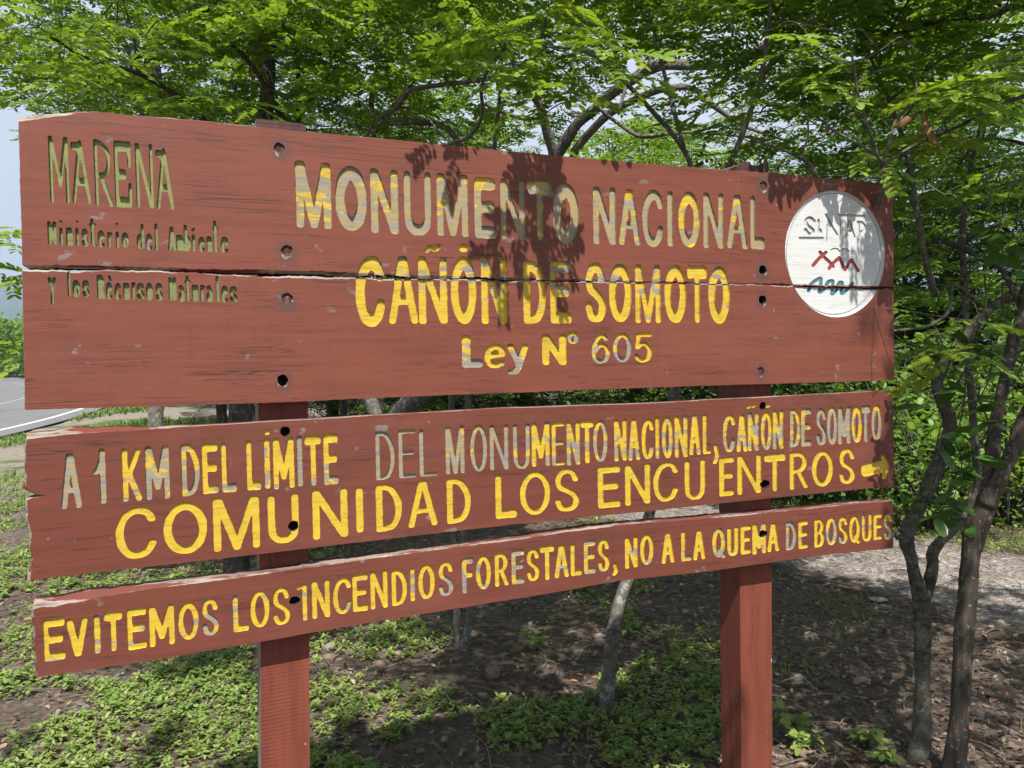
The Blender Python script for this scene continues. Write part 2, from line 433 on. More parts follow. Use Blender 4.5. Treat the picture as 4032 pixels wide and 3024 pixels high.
# ---------------------------------------------------------------- stroke alphabet in a unit box
def arc(cx, cy, rx, ry, a0, a1, n=22):
    return [(cx + rx * math.cos(R(a0 + (a1 - a0) * i / n)), cy + ry * math.sin(R(a0 + (a1 - a0) * i / n))) for i in range(n + 1)]
def sp(pts, n=6):
    o, _ = catmull([(x, y, 0) for x, y in pts], n)
    return [(p[0], p[1]) for p in o]
S_ = sp([(.96, .78), (.80, .95), (.5, 1), (.2, .95), (.04, .78), (.14, .60), (.5, .49), (.86, .37), (1, .2), (.84, .05), (.5, 0), (.18, .05), (.02, .22)])
O_ = arc(.5, .5, .5, .5, 90, 450, 36)
G = {
 'A': [[(0, 0), (.44, 1)], [(.56, 1), (1, 0)], [(.44, 1), (.56, 1)], [(.19, .33), (.81, .33)]],
 'B': [[(0, 0), (0, 1), (.45, 1)], [(0, 0), (.5, 0)], [(0, .52), (.5, .52)], arc(.45, .76, .45, .24, 90, -90), arc(.5, .26, .5, .26, 90, -90)],
 'C': [sp([(1, .80), (.86, .95), (.55, 1), (.22, .90), (.03, .66), (0, .45), (.08, .2), (.3, .03), (.58, 0), (.85, .08), (1, .25)])],
 'D': [[(0, 0), (0, 1), (.3, 1)], sp([(.3, 1), (.62, .93), (.9, .72), (1, .5), (.93, .26), (.68, .06), (.3, 0)]), [(.3, 0), (0, 0)]],
 'E': [[(1, 1), (0, 1), (0, 0), (1, 0)], [(0, .52), (.88, .52)]],
 'F': [[(1, 1), (0, 1), (0, 0)], [(0, .53), (.9, .53)]],
 'I': [[(.5, 0), (.5, 1)]],
 'K': [[(0, 0), (0, 1)], [(1, 1), (.15, .42)], [(.3, .52), (1, 0)]],
 'L': [[(0, 1), (0, 0), (1, 0)]],
 'M': [[(0, 0), (0, 1), (.06, 1), (.5, .0), (.94, 1), (1, 1), (1, 0)]],
 'm3': [[(0, 0), (0, 1), (.04, 1), (.5, .20), (.96, 1), (1, 1), (1, 0)]],
 'm2': [[(0, 0), (0, 1), (.04, 1), (.55, .26), (.95, 1), (1, 1), (1, 0)]],
 'N': [[(0, 0), (0, 1), (.04, 1), (.96, 0), (1, 0), (1, 1)]],
 'O': [O_],
 'Q': [O_, [(.62, .2), (1.0, -.06)]],
 'R': [[(0, 0), (0, 1), (.4, 1)], arc(.4, .745, .52, .255, 90, -90), [(.4, .49), (0, .49)], [(.45, .49), (1, 0)]],
 'S': [S_],
 'T': [[(0, 1), (1, 1)], [(.5, 1), (.5, 0)]],
 'U': [[(0, 1), (0, .35)] + sp([(0, .35), (.06, .12), (.3, 0), (.5, -.01), (.7, 0), (.94, .12), (1, .35)]) + [(1, .35), (1, 1)]],
 'V': [[(0, 1), (.47, 0), (.53, 0), (1, 1)]],
 '1': [[(.0, .60), (.3, .63), (.8, .86), (.8, 1), (.8, 0)]],
 '6': [sp([(.88, .86), (.66, .99), (.42, .96), (.14, .76), (0, .42), (.06, .14), (.3, .01), (.5, -.01), (.82, .06), (1, .3), (.88, .52), (.6, .63), (.3, .56), (.08, .38)])],
 '0': [O_],
 '5': [[(1, 1), (.2, 1), (.1, .52)], sp([(.1, .52), (.4, .64), (.72, .62), (.97, .44), (1, .26), (.85, .06), (.5, -.01), (.2, .03), (.02, .17)])],
 'a': [sp([(.1, .93), (.5, 1), (.9, .8), (1, .4), (1, 0)]), sp([(1, .55), (.4, .5), (0, .25), (.3, 0), (.8, .08), (1, .3)])],
 'b': [[(0, 1), (0, 0)], sp([(0, .1), (.5, 0), (1, .18), (1, .4), (.5, .55), (0, .42)])],
 'c': [sp([(1, .85), (.6, 1), (.15, .75), (0, .4), (.2, .08), (.6, 0), (1, .12)])],
 'd': [[(1, 1), (1, 0)], sp([(1, .1), (.5, 0), (0, .16), (.05, .42), (.5, .55), (1, .42)])],
 'e': [sp([(.02, .5), (.5, .56), (.98, .62), (.9, .88), (.5, 1), (.1, .82), (0, .45), (.18, .1), (.55, 0), (.95, .1)])],
 'i': [[(.5, 0), (.5, 1)]],
 'l': [[(.5, 0), (.5, 1)]],
 'm': [[(0, 0), (0, 1)], sp([(0, .7), (.25, 1), (.5, .7), (.5, 0)]), sp([(.5, .7), (.75, 1), (1, .7), (1, 0)])],
 'n': [[(0, 0), (0, 1)], sp([(0, .6), (.4, 1), (.85, .95), (1, .6), (1, 0)])],
 'o': [O_],
 'r': [[(.1, 0), (.1, 1)], sp([(.1, .7), (.4, .95), (1, .97)])],
 's': [S_],
 't': [[(.4, 1), (.4, .1), (1, 0)], [(0, .80), (1, .80)]],
 'u': [[(0, 1), (0, .25), (.3, 0), (.7, 0), (1, .25), (1, 1)], [(1, .3), (1, 0)]],
 'y': [[(0, 1), (.5, .55)], [(1, 1), (.55, .55), (.4, 0)]],
 'Y': [[(0, 1), (.55, .38)], [(1, 1), (.52, .2), (.3, .02), (0, .02)]],
 # MARENA is drawn with heavy bars
 'A*': [[(.0, .93), (.5, .93)], [(.5, .97), (1, 0)], [(.42, .9), (0, 0)], [(.2, .32), (.75, .32)]],
 'E*': [[(0, 0), (0, 1), (1, 1)], [(.98, 1), (.98, .72)], [(0, .50), (.62, .50)], [(0, 0), (1, 0), (1, .26)]],
 'R*': [[(0, 0), (0, 1), (.3, .98)], sp([(.3, .98), (.8, .87), (.88, .68), (.7, .5), (.3, .46)]), [(.3, .46), (0, .44)], [(.35, .44), (1, 0)]],
}
# ---------------------------------------------------------------- the carved lines: glyph x0 x1 top bottom pen_x pen_y, in detail-crop pixels
TXT = [
 ('marena', 0.0068, [((0, 400), "m2 387 543 275 803 27 27;A* 563 712 290 812 27 62;R* 745 888 300 830 27 40;E* 905 1040 312 838 27 84;N 1073 1212 332 843 26 26;A* 1233 1370 355 853 27 58")]),
 ('ministerio', 0.0066, [((0, 400), "M 375 447 948 1132 26 28;i 470 497 998 1138 25 25;n 522 577 998 1145 25 30;i 598 624 1000 1145 25 25;s 645 699 1005 1150 25 28;t 705 762 925 1148 24 24;e 772 830 1020 1155 24 26;r 847 893 1030 1158 24 24;i 917 941 1028 1160 24 24;o 962 1021 1035 1158 24 28;d 1080 1140 965 1168 24 26;e 1153 1207 1045 1178 24 26;l 1225 1248 965 1178 23 23;A 1327 1392 990 1180 25 26;m 1395 1452 1055 1180 22 26;b 1455 1510 975 1185 26 30;i 1520 1543 1052 1187 24 24;e 1570 1623 1070 1190 24 26;n 1635 1680 1068 1190 24 26;t 1680 1730 943 1195 24 24;e 1747 1809 1068 1200 24 26;. 469 491 940 955 22 15;. 601 623 942 958 22 16;. 913 937 960 976 24 16;/ 1512 1545 998 1030 20 20")]),
 ('recursos', 0.0066, [((0, 1000), "y 380 447 183 405 25 25;l 533 557 143 338 23 23;o 572 636 205 342 26 34;s 650 708 207 345 25 27;R 767 830 163 358 26 28;e 837 890 222 360 25 28;c 905 960 228 362 24 26;u 975 1025 228 362 26 32;r 1040 1076 222 360 24 24;s 1080 1146 228 365 25 26;o 1155 1211 228 368 25 30;s 1230 1288 228 372 25 26;N 1335 1396 183 370 25 30;a 1411 1460 245 378 24 28;t 1460 1512 172 376 24 22;u 1520 1569 243 378 25 30;r 1585 1626 243 378 24 24;a 1631 1683 248 380 24 28;l 1709 1733 172 382 24 24;e 1750 1806 250 385 24 26;s 1815 1881 255 385 24 26;\\ 855 885 168 220 18 18")]),
 ('monumento', 0.0060, [
   ((1000, 500), "M 328 612 275 803 66 72;O 642 895 308 825 76 112;N 922 1145 333 843 62 66;U 1188 1405 353 853 54 92;M 1448 1697 370 865 54 60;E 1745 1918 400 882 58 98;N 1952 2148 413 890 48 52"),
   ((2000, 550), "T 160 348 325 797 50 112;O 355 562 343 825 66 112;N 675 855 375 830 50 55;A 877 1048 390 835 46 58;C 1065 1228 397 847 45 78;I 1262 1308 407 845 44 44;O 1350 1520 412 853 48 90;N 1548 1708 422 860 42 48;A 1735 1898 437 863 42 54;L 1920 2037 445 867 38 96")]),
 ('canon', 0.0062, [
   ((1000, 500), "C 803 1037 1022 1578 74 110;A 1062 1298 1022 1560 60 76;N 1302 1532 1025 1558 60 64;~ 1345 1482 925 998 40 38;. 1622 1693 918 993 66 66;O 1558 1762 1025 1557 60 108;N 1800 2005 1038 1560 56 60"),
   ((2000, 550), "D 122 303 958 1458 56 82;E 335 502 962 1455 48 90;S 612 775 970 1447 55 80;O 800 980 980 1447 54 95;M 1008 1210 988 1450 42 52;O 1240 1412 990 1452 50 95;T 1420 1578 995 1448 40 104;O 1587 1758 1000 1455 54 92")]),
 ('ley', 0.0050, [((1600, 1150), "L 440 605 340 600 70 70;e 618 785 407 602 42 48;Y 800 968 407 655 54 46;N 1075 1268 330 578 58 62;o 1275 1365 308 410 34 34;6 1468 1612 322 563 34 36;0 1637 1783 320 555 34 36;5 1802 1943 318 555 34 36")]),
 ('limite', 0.0046, [
   ((0, 1600), "A 475 640 370 808 50 62;1 735 850 333 772 50 50;K 965 1118 328 750 48 52;M 1150 1340 310 735 48 56;D 1435 1580 293 708 42 56;E 1598 1728 287 690 44 72;L 1752 1870 282 680 40 72;L 1950 2065 262 663 42 72"),
   ((1000, 1600), "I 78 128 252 652 46 46;. 80 126 182 226 44 44;M 150 318 245 650 44 52;I 340 385 232 632 42 42;T 402 535 225 628 42 78;E 550 668 215 618 42 72;D 963 1115 195 580 34 34;E 1145 1280 183 565 33 32;L 1310 1445 178 552 33 32;M 1517 1668 153 533 35 38;O 1712 1848 145 515 33 36;N 1868 2015 145 502 33 34"),
   ((2000, 1500), "U 42 175 338 690 33 36;M 188 332 325 675 36 40;E 348 450 325 668 33 34;N 465 572 318 665 35 36;T 577 680 312 650 37 56;O 675 790 308 640 32 36;N 842 942 300 633 34 36;A 953 1047 297 628 34 36;C 1058 1155 298 618 33 38;I 1168 1200 283 613 31 31;O 1220 1308 283 610 32 38;N 1320 1424 272 605 34 36;A 1435 1527 263 585 33 36;L 1543 1608 258 578 31 38;, 1622 1672 495 655 32 32;C 1703 1800 262 563 31 38;A 1810 1897 262 560 33 36;N 1900 1987 247 553 32 34;~ 1888 1965 185 218 26 20;O 2003 2092 240 545 30 36;- 2040 2078 180 210 26 26;N 2098 2182 230 538 30 32"),
   ((2900, 1450), "D 425 510 322 622 30 34;E 513 592 315 618 33 50;S 632 712 318 610 29 36;O 717 802 305 603 30 36;M 805 905 302 598 32 36;O 912 995 300 587 30 36;T 990 1060 293 583 28 62;O 1070 1152 287 572 28 36")]),
 ('comunidad', 0.0036, [
   ((0, 1600), "C 912 1235 793 1203 66 58;O 1290 1640 757 1168 68 62;M 1685 2055 710 1135 62 64"),
   ((1000, 1600), "U 108 355 688 1077 58 58;N 462 742 647 1043 58 60;I 805 868 632 1000 58 58;D 965 1172 608 985 54 50;A 1220 1450 583 950 48 48;D 1527 1718 562 922 48 48;L 1912 2080 537 885 48 66"),
   ((2000, 1500), "O 95 335 715 1058 44 42;S 370 562 690 1033 44 42;E 712 890 672 1003 44 56;N 928 1127 655 977 44 46;C 1152 1345 640 953 40 38;U 1400 1562 622 935 38 36;E 1673 1790 600 910 40 48;N 1817 2005 583 893 38 40"),
   ((2900, 1450), "T 218 388 675 972 36 62;R 422 565 660 955 34 36;O 598 765 652 935 36 36;S 813 937 632 915 34 36;> 988 1212 690 882 20 20")]),
 ('evitemos', 0.0040, [
   ((0, 2199), "E 342 515 472 808 42 68;V 525 698 465 775 54 54;I 735 800 447 752 52 52;T 820 972 418 735 45 72;E 1005 1160 390 718 42 62;M 1178 1380 365 690 48 54;O 1407 1572 342 643 42 50;S 1597 1728 312 610 38 42;L 1842 1968 285 578 42 56;O 1980 2133 250 545 40 42"),
   ((1000, 2200), "S 148 283 222 523 36 40;I 380 422 197 490 38 38;- 335 395 208 250 22 22;N 458 600 165 468 40 44;C 625 770 147 435 38 40;E 780 902 120 415 36 52;N 922 1058 93 393 36 40;D 1090 1212 82 367 36 40;I 1237 1275 68 335 36 36;O 1300 1432 42 318 36 38;S 1460 1577 18 293 34 36"),
   ((1000, 1600), "F 1648 1737 1197 1477 36 50;O 1757 1877 1178 1447 34 36;R 1908 2015 1157 1422 33 36;E 2040 2142 1135 1405 34 46"),
   ((2000, 1500), "S 148 248 1325 1583 32 34;T 255 367 1302 1575 34 52;A 368 482 1295 1557 35 38;L 497 585 1285 1540 32 46;E 602 695 1260 1525 33 46;S 712 803 1250 1508 32 34;, 825 872 1440 1540 30 30;N 927 1028 1230 1480 33 36;O 1047 1153 1212 1455 32 34;A 1217 1318 1198 1442 32 36;L 1372 1452 1185 1425 32 42;A 1467 1563 1178 1415 32 36;Q 1618 1720 1163 1395 32 34;U 1737 1825 1155 1382 32 34;E 1843 1925 1140 1370 32 42;M 1935 2045 1125 1367 35 38;A 2055 2147 1122 1350 30 34"),
   ((2900, 1450), "D 392 475 1212 1437 28 32;E 490 565 1205 1427 30 38;B 617 695 1190 1415 27 30;O 707 797 1178 1400 28 30;S 807 880 1172 1390 26 30;Q 893 978 1165 1380 26 30;U 993 1072 1150 1367 26 30;E 1085 1152 1150 1357 28 34;S 1165 1235 1150 1357 26 28")]),
]
# emblem strokes in the (3000,700) crop, 600/1659 px scale: name, pen, polyline
EMB_K = 600 / 1659
EMB = [
 ('emblem_lettering', 36, sp([(588, 470), (545, 432), (500, 455), (510, 510), (565, 555), (572, 592), (530, 605), (490, 560)])),
 ('emblem_lettering', 26, [(632, 455), (632, 600), (660, 592), (655, 560)]),
 ('emblem_lettering', 24, [(712, 396), (742, 450), (790, 540), (838, 612)]),
 ('emblem_lettering', 11, [(726, 505), (722, 684)]), ('emblem_lettering', 12, [(872, 425), (866, 672)]),
 ('emblem_lettering', 24, [(928, 640), (958, 470), (972, 468), (1026, 640)]), ('emblem_lettering', 22, [(942, 572), (1005, 580)]),
 ('emblem_lettering', 26, [(1076, 640), (1072, 478)]), ('emblem_lettering', 26, sp([(1060, 476), (1110, 482), (1142, 525), (1120, 572), (1070, 582)])),
 ('emblem_lettering', 28, [(858, 402), (1130, 412)]), ('emblem_lettering', 28, [(428, 652), (680, 652)]),
 ('rim_groove', 9, [(796 + 516 * math.cos(R(a)), 827 + 660 * math.sin(R(a))) for a in range(0, 364, 4)]),
 ('bird_mark', 15, sp([(770, 782), (800, 766), (840, 772), (866, 800), (895, 774), (932, 772), (966, 798)])),
 ('mountain_line', 37, [(572, 952), (632, 882), (712, 808)]), ('mountain_line', 37, [(648, 806), (690, 858), (785, 948)]),
 ('mountain_line', 36, [(748, 985), (772, 945), (858, 868), (920, 1000), (988, 890), (1062, 1010)]), ('mountain_line', 30, [(785, 960), (795, 966)]),
 ('wave_line', 37, sp([(522, 1228), (548, 1160), (600, 1118), (655, 1094), (655, 1150), (638, 1240), (690, 1215), (735, 1135), (785, 1122), (785, 1180), (778, 1262), (830, 1218), (850, 1150), (886, 1138), (886, 1190), (882, 1258), (930, 1230), (1000, 1144)], 8)),
]
# fixings: centre pixel, radius px, kind
HOLES = [((1000 + 200 * KC, 500 + 168 * KC), 22, 22, 'plug'), ((1000 + 262 * KC, 500 + 980 * KC), 23, 23, 'plug'), ((1000 + 262 * KC, 500 + 1357 * KC), 22, 22, 'plug'),
         ((1113, 1497), 21, 23, 'hole'), ((2900 + 212 * KC, 600 + 262 * KC), 15, 17, 'plug'), ((2900 + 208 * KC, 600 + 930 * KC), 15, 18, 'hole'),
         ((2900 + 205 * KC, 600 + 1168 * KC), 15, 18, 'hole'), ((2900 + 190 * KC, 1450 + 22 * KC), 14, 16, 'plug'),
         ((1000 + 247 * KC, 1600 + 198 * KC), 20, 20, 'hole'), ((1000 + 313 * KC, 1600 + 948 * KC), 21, 21, 'hole'), ((2000 + 2020 * KC, 1500 + 198 * KC), 14, 16, 'hole'), ((2000 + 2037 * KC, 1500 + 818 * KC), 18, 17, 'hole'),
         ((1000 + 322 * KC, 2200 + 332 * KC), 22, 17, 'hole'), ((2900 + 212 * KC, 1450 + 1312 * KC), 16, 14, 'hole')]
VPX = (9409, 1270)

SEGS = []         # (group, id, [points], rx, ry)   group 1 letters and holes, 2 emblem disc, 3 emblem strokes
IDS = []          # id -> (kind, name, depth)
WEARS = {'limite': [.95, .75, .3, .62, .62, .25, .35, .22, .5, .2, .25, .8, .25, .45, .95, 1, .95, .8, .72, .9, .7, .45, .42, .55, .45, .62, .38, .38, .3, .35, .5, .42, .35, .3, .2, .55, .5, .55, .1, .5, .1, .45, .6, .55, .8, .6, .8, .5, .9, .8],
 'evitemos': [.5, .45, .8, .5, .55, .35, .6, .75, .8, .5, .3, .75, .3, .4, .5, .3, .35, .4, .75, .5, .6], 'ley': [.75, .15, .6, .1, .8, .85, .95, .45]}
def new_id(kind, name, depth, wear=.5):
    IDS.append((kind, name, depth, wear)); return len(IDS) - 1
LINE_V = {}
WORDS = {'marena': 'MARENA', 'ministerio': 'Ministerio del Ambiente', 'recursos': 'y los Recursos Naturales', 'monumento': 'MONUMENTO NACIONAL', 'canon': 'CAÑÓN DE SOMOTO', 'ley': 'Ley Nº 605',
 'limite': 'A 1 KM DEL LÍMITE DEL MONUMENTO NACIONAL, CAÑÓN DE SOMOTO', 'comunidad': 'COMUNIDAD LOS ENCUENTROS', 'evitemos': 'EVITEMOS LOS INCENDIOS FORESTALES, NO A LA QUEMA DE BOSQUES'}
for name, depth, runs in TXT:
    vs, li, line_ids = [], 0, []
    for off, s in runs:
        for item in s.split(';'):
            g, x0, x1, yt, yb, sx, sy = item.split(' ')
            x0, x1 = off[0] + float(x0) * KC, off[0] + float(x1) * KC
            yt, yb = off[1] + float(yt) * KC, off[1] + float(yb) * KC
            sx, sy = float(sx) * KC, float(sy) * KC
            if name in ('marena', 'ministerio', 'recursos'): sx *= 1.08
            xc, yc = (x0 + x1) / 2, (yt + yb) / 2
            m = (VPX[1] - yc) / (VPX[0] - xc)
            u0 = pt((x0, yc + m * (x0 - xc)))[0]; u1 = pt((x1, yc + m * (x1 - xc)))[0]
            v1 = pt((xc, yt))[1]; v0 = pt((xc, yb))[1]
            rx = sx / 2 * (u1 - u0) / (x1 - x0); ry = sy / 2 * (v1 - v0) / (yb - yt)
            vs += [v0, v1]
            wl_ = WEARS.get(name, []); lid = new_id('line', 'arrow' if g == '>' else name, depth, wl_[li] if li < len(wl_) else (li * .618034) % 1.0); li += 1
            if g != '>': line_ids.append((lid, (u0 + u1) / 2, g in './\\-~,'))
            def B(p, rx=rx, ry=ry, u0=u0, u1=u1, v0=v0, v1=v1):
                return [(u0 + rx + a * (u1 - u0 - 2 * rx), v0 + ry + b * (v1 - v0 - 2 * ry)) for a, b in p]
            if g == '.': polys = [[(.5, .5), (.5, .5)]]
            elif g == '/': polys = [[(0, 0), (1, 1)]]
            elif g == '\\': polys = [[(0, 1), (1, 0)]]
            elif g == '-': polys = [[(0, .2), (1, .8)]]
            elif g == '~': polys = [sp([(0, .0), (.25, .75), (.5, .55), (.75, .35), (1, 1)])]
            elif g == ',': polys = [sp([(.4, 1), (.55, .8), (1, .45), (.6, .15), (0, 0)])]
            elif g == '>': polys = None
            else: polys = G['m3' if g == 'M' and (x1 - x0) < 4.3 * sx else g]
            if polys is None:      # the arrow: a broad shaft and a short head
                w, h = u1 - u0, v1 - v0
                SEGS.append((1, lid, [(u0 + .16 * w, v0 + .44 * h), (u0 + .62 * w, v0 + .50 * h)], .16 * w, .26 * h))
                SEGS.append((1, lid, [(u0 + .62 * w, v0 + .50 * h), (u0 + .88 * w, v0 + .5 * h)], .10 * w, .26 * h))
                SEGS.append((1, lid, [(u0 + .76 * w, v0 + .9 * h), (u0 + .92 * w, v0 + .52 * h), (u0 + .80 * w, v0 + .10 * h)], .07 * w, .10 * h))
            else:
                for p in polys: SEGS.append((1, lid, B(p), rx, ry))
    # share the line out into words
    words = WORDS[name].split(' '); counts = [sum(ch.isalnum() or ch == 'º' for ch in w_) for w_ in words]
    seq = [w_ for w_, n_ in zip(words, counts) for _ in range(n_)]
    lets = [x for x in line_ids if not x[2]]
    wd = {}
    for (lid_, uc, mk), w_ in zip(lets, [(i_, w_) for i_, (w_, n_) in enumerate(zip(words, counts)) for _ in range(n_)]): wd[lid_] = w_
    for lid_, uc, mk in line_ids:
        if mk: wd[lid_] = wd[min(lets, key=lambda x: abs(x[1] - uc))[0]]
        if IDS[lid_][1] != 'arrow': IDS[lid_] = ('line', (name,) + wd[lid_]) + IDS[lid_][2:]
    if len(lets) != len(seq): print('letter count', name, len(lets), len(seq))
    LINE_V[name] = (min(vs), max(vs))
for (c, rx_, ry_, kind) in HOLES:
    u, v = pt(c)
    ru = abs(pt((c[0] + rx_, c[1]))[0] - u); rv = abs(pt((c[0], c[1] + ry_))[1] - v)
    hid = new_id('bolt', kind, 0.0042 if kind == 'plug' else 0.030)
    SEGS.append((4, hid, [(u, v), (u, v)], ru, rv))
def pe(p): return pt((3000 + p[0] * EMB_K, 700 + p[1] * EMB_K))
_l, _r, _t, _b = pe((252, 815)), pe((1340, 838)), pe((800, 135)), pe((820, 1518))
EMB_C = ((_l[0] + _r[0]) / 2, (_t[1] + _b[1]) / 2)
EMB_R = ((_r[0] - _l[0]) / 2, (_t[1] - _b[1]) / 2)
eid = new_id('emblem', 'emblem', 0.006)
SEGS.append((2, eid, [EMB_C, EMB_C], EMB_R[0], EMB_R[1]))
_k = (pe((900, 800))[0] - pe((800, 800))[0]) / 100; _kv = (pe((800, 800))[1] - pe((800, 900))[1]) / 100
EIDS = {}
for nm, pen, pl in EMB:
    if nm not in EIDS: EIDS[nm] = new_id('estroke', nm, 0.0105 if nm == 'emblem_lettering' else 0.0085)
    SEGS.append((3, EIDS[nm], [pe(p) for p in pl], pen / 2 * _k, pen / 2 * _kv))

# ---------------------------------------------------------------- carving: field -> outlines -> triangulation
HG = 0.0015
def contours(F, u0, v0):
    """closed zero-level outlines of a field sampled on a grid (marching squares)"""
    I = F < 0
    nx, ny = F.shape
    code = I[:-1, :-1] * 1 + I[1:, :-1] * 2 + I[1:, 1:] * 4 + I[:-1, 1:] * 8
    cells = np.argwhere((code > 0) & (code < 15))
    tab = {1: [(3, 0)], 2: [(0, 1)], 3: [(3, 1)], 4: [(1, 2)], 5: [(3, 0), (1, 2)], 6: [(0, 2)], 7: [(3, 2)], 8: [(2, 3)], 9: [(2, 0)], 10: [(0, 1), (2, 3)], 11: [(2, 1)], 12: [(1, 3)], 13: [(1, 0)], 14: [(0, 3)]}
    nxt = {}
    for i, j in cells:
        e = ((i, j, 0), (i + 1, j, 1), (i, j + 1, 0), (i, j, 1))
        for a, b in tab[int(code[i, j])]:
            nxt[e[a]] = e[b]
    def pos(k):
        i, j, ax = k
        a = F[i, j]; b = F[i + 1, j] if ax == 0 else F[i, j + 1]
        t = a / (a - b) if a != b else .5
        return (u0 + (i + (t if ax == 0 else 0)) * HG, v0 + (j + (t if ax == 1 else 0)) * HG)
    loops = []
    while nxt:
        k0, k = None, next(iter(nxt))
        k0 = k; L = []
        while k in nxt:
            L.append(pos(k)); k = nxt.pop(k)
        if k == k0 and len(L) > 5: loops.append(np.array(L))
    return loops
def simplify(L, tol=0.00028):
    n = len(L)
    i0 = 0; i1 = int(np.argmax(((L - L[0]) ** 2).sum(1)))
    keep = {i0, i1}
    st = [(i0, i1), (i1, n)]
    Q = np.vstack([L, L[:1]])
    while st:
        a, b = st.pop()
        if b - a < 2: continue
        d = Q[b] - Q[a]; ln = math.hypot(*d)
        seg = Q[a + 1:b] - Q[a]
        dist = np.abs(seg[:, 0] * d[1] - seg[:, 1] * d[0]) / ln if ln > 1e-9 else np.hypot(seg[:, 0], seg[:, 1])
        m = int(np.argmax(dist))
        if dist[m] > tol:
            k = a + 1 + m; keep.add(k); st += [(a, k), (k, b)]
    return L[sorted(keep)]

def stamp_fields(umin, umax, vmin, vmax):
    nx, ny = int((umax - umin) / HG) + 1, int((vmax - vmin) / HG) + 1
    U = umin + np.arange(nx) * HG; V = vmin + np.arange(ny) * HG
    F = {g: np.full((nx, ny), 9.0) for g in (1, 2, 3, 4)}
    I = {g: np.full((nx, ny), -1, np.int32) for g in (1, 2, 3, 4)}
    wr = np.random.default_rng(3)
    for g, lid, pl, rx, ry in SEGS:
        vs = [p[1] for p in pl]
        if max(vs) + ry < vmin or min(vs) - ry > vmax: continue
        p_exp = 2.6 if g == 1 else 2.0
        pts = []
        stp = 0.3 * min(rx, ry)
        for a, b in zip(pl[:-1], pl[1:]):
            ln = math.hypot(b[0] - a[0], b[1] - a[1]); n = max(1, int(ln / stp))
            pts += [(a[0] + (b[0] - a[0]) * i / n, a[1] + (b[1] - a[1]) * i / n) for i in range(n)]
        pts.append(pl[-1])
        ph = wr.random(4) * 6.28
        for k, (cu, cv) in enumerate(pts):
            w = 1.0
            if g in (1, 3): w = 1 + 0.07 * math.sin(k * 0.55 + ph[0]) * math.sin(k * 0.21 + ph[1])
            a, b = rx * w, ry * w
            m = 1.35
            i0, i1 = max(0, int((cu - a * m - umin) / HG)), min(nx, int((cu + a * m - umin) / HG) + 2)
            j0, j1 = max(0, int((cv - b * m - vmin) / HG)), min(ny, int((cv + b * m - vmin) / HG) + 2)
            if i0 >= i1 or j0 >= j1: continue
            dx = np.abs(U[i0:i1, None] - cu) / a; dy = np.abs(V[None, j0:j1] - cv) / b
            if g in (2, 4):
                an = np.arctan2(V[None, j0:j1] - cv, U[i0:i1, None] - cu)
                wob = (0.004 if g == 2 else 0.035) * np.sin(an * 3 + ph[2]) + (0.003 if g == 2 else 0.035) * np.sin(an * 5 + ph[3])
                f = np.sqrt(dx ** 2 + dy ** 2) - 1 + wob
            else:
                f = (dx ** p_exp + dy ** p_exp) ** (1 / p_exp) - 1
            sub = F[g][i0:i1, j0:j1]; k2 = f < sub
            sub[k2] = f[k2]; I[g][i0:i1, j0:j1][k2] = lid
    return F, I

def resample(pl, step, jit, seed, smooth_jit=0.0):
    """dense polyline with ragged sideways jitter"""
    g = np.random.default_rng(seed); out = []
    for a, b in zip(pl[:-1], pl[1:]):
        a, b = np.array(a), np.array(b); ln = np.linalg.norm(b - a); n = max(1, int(ln / step))
        nrm = np.array([-(b - a)[1], (b - a)[0]]) / ln
        for i in range(n):
            p = a + (b - a) * i / n
            s = ln * i / n
            o = (g.random() - .5) * 2 * jit + smooth_jit * (float(N1(s * 14 + seed * 7.3, seed)) - .5) * 2
            if i == 0: o *= .3
            out.append(p + nrm * o)
    return out

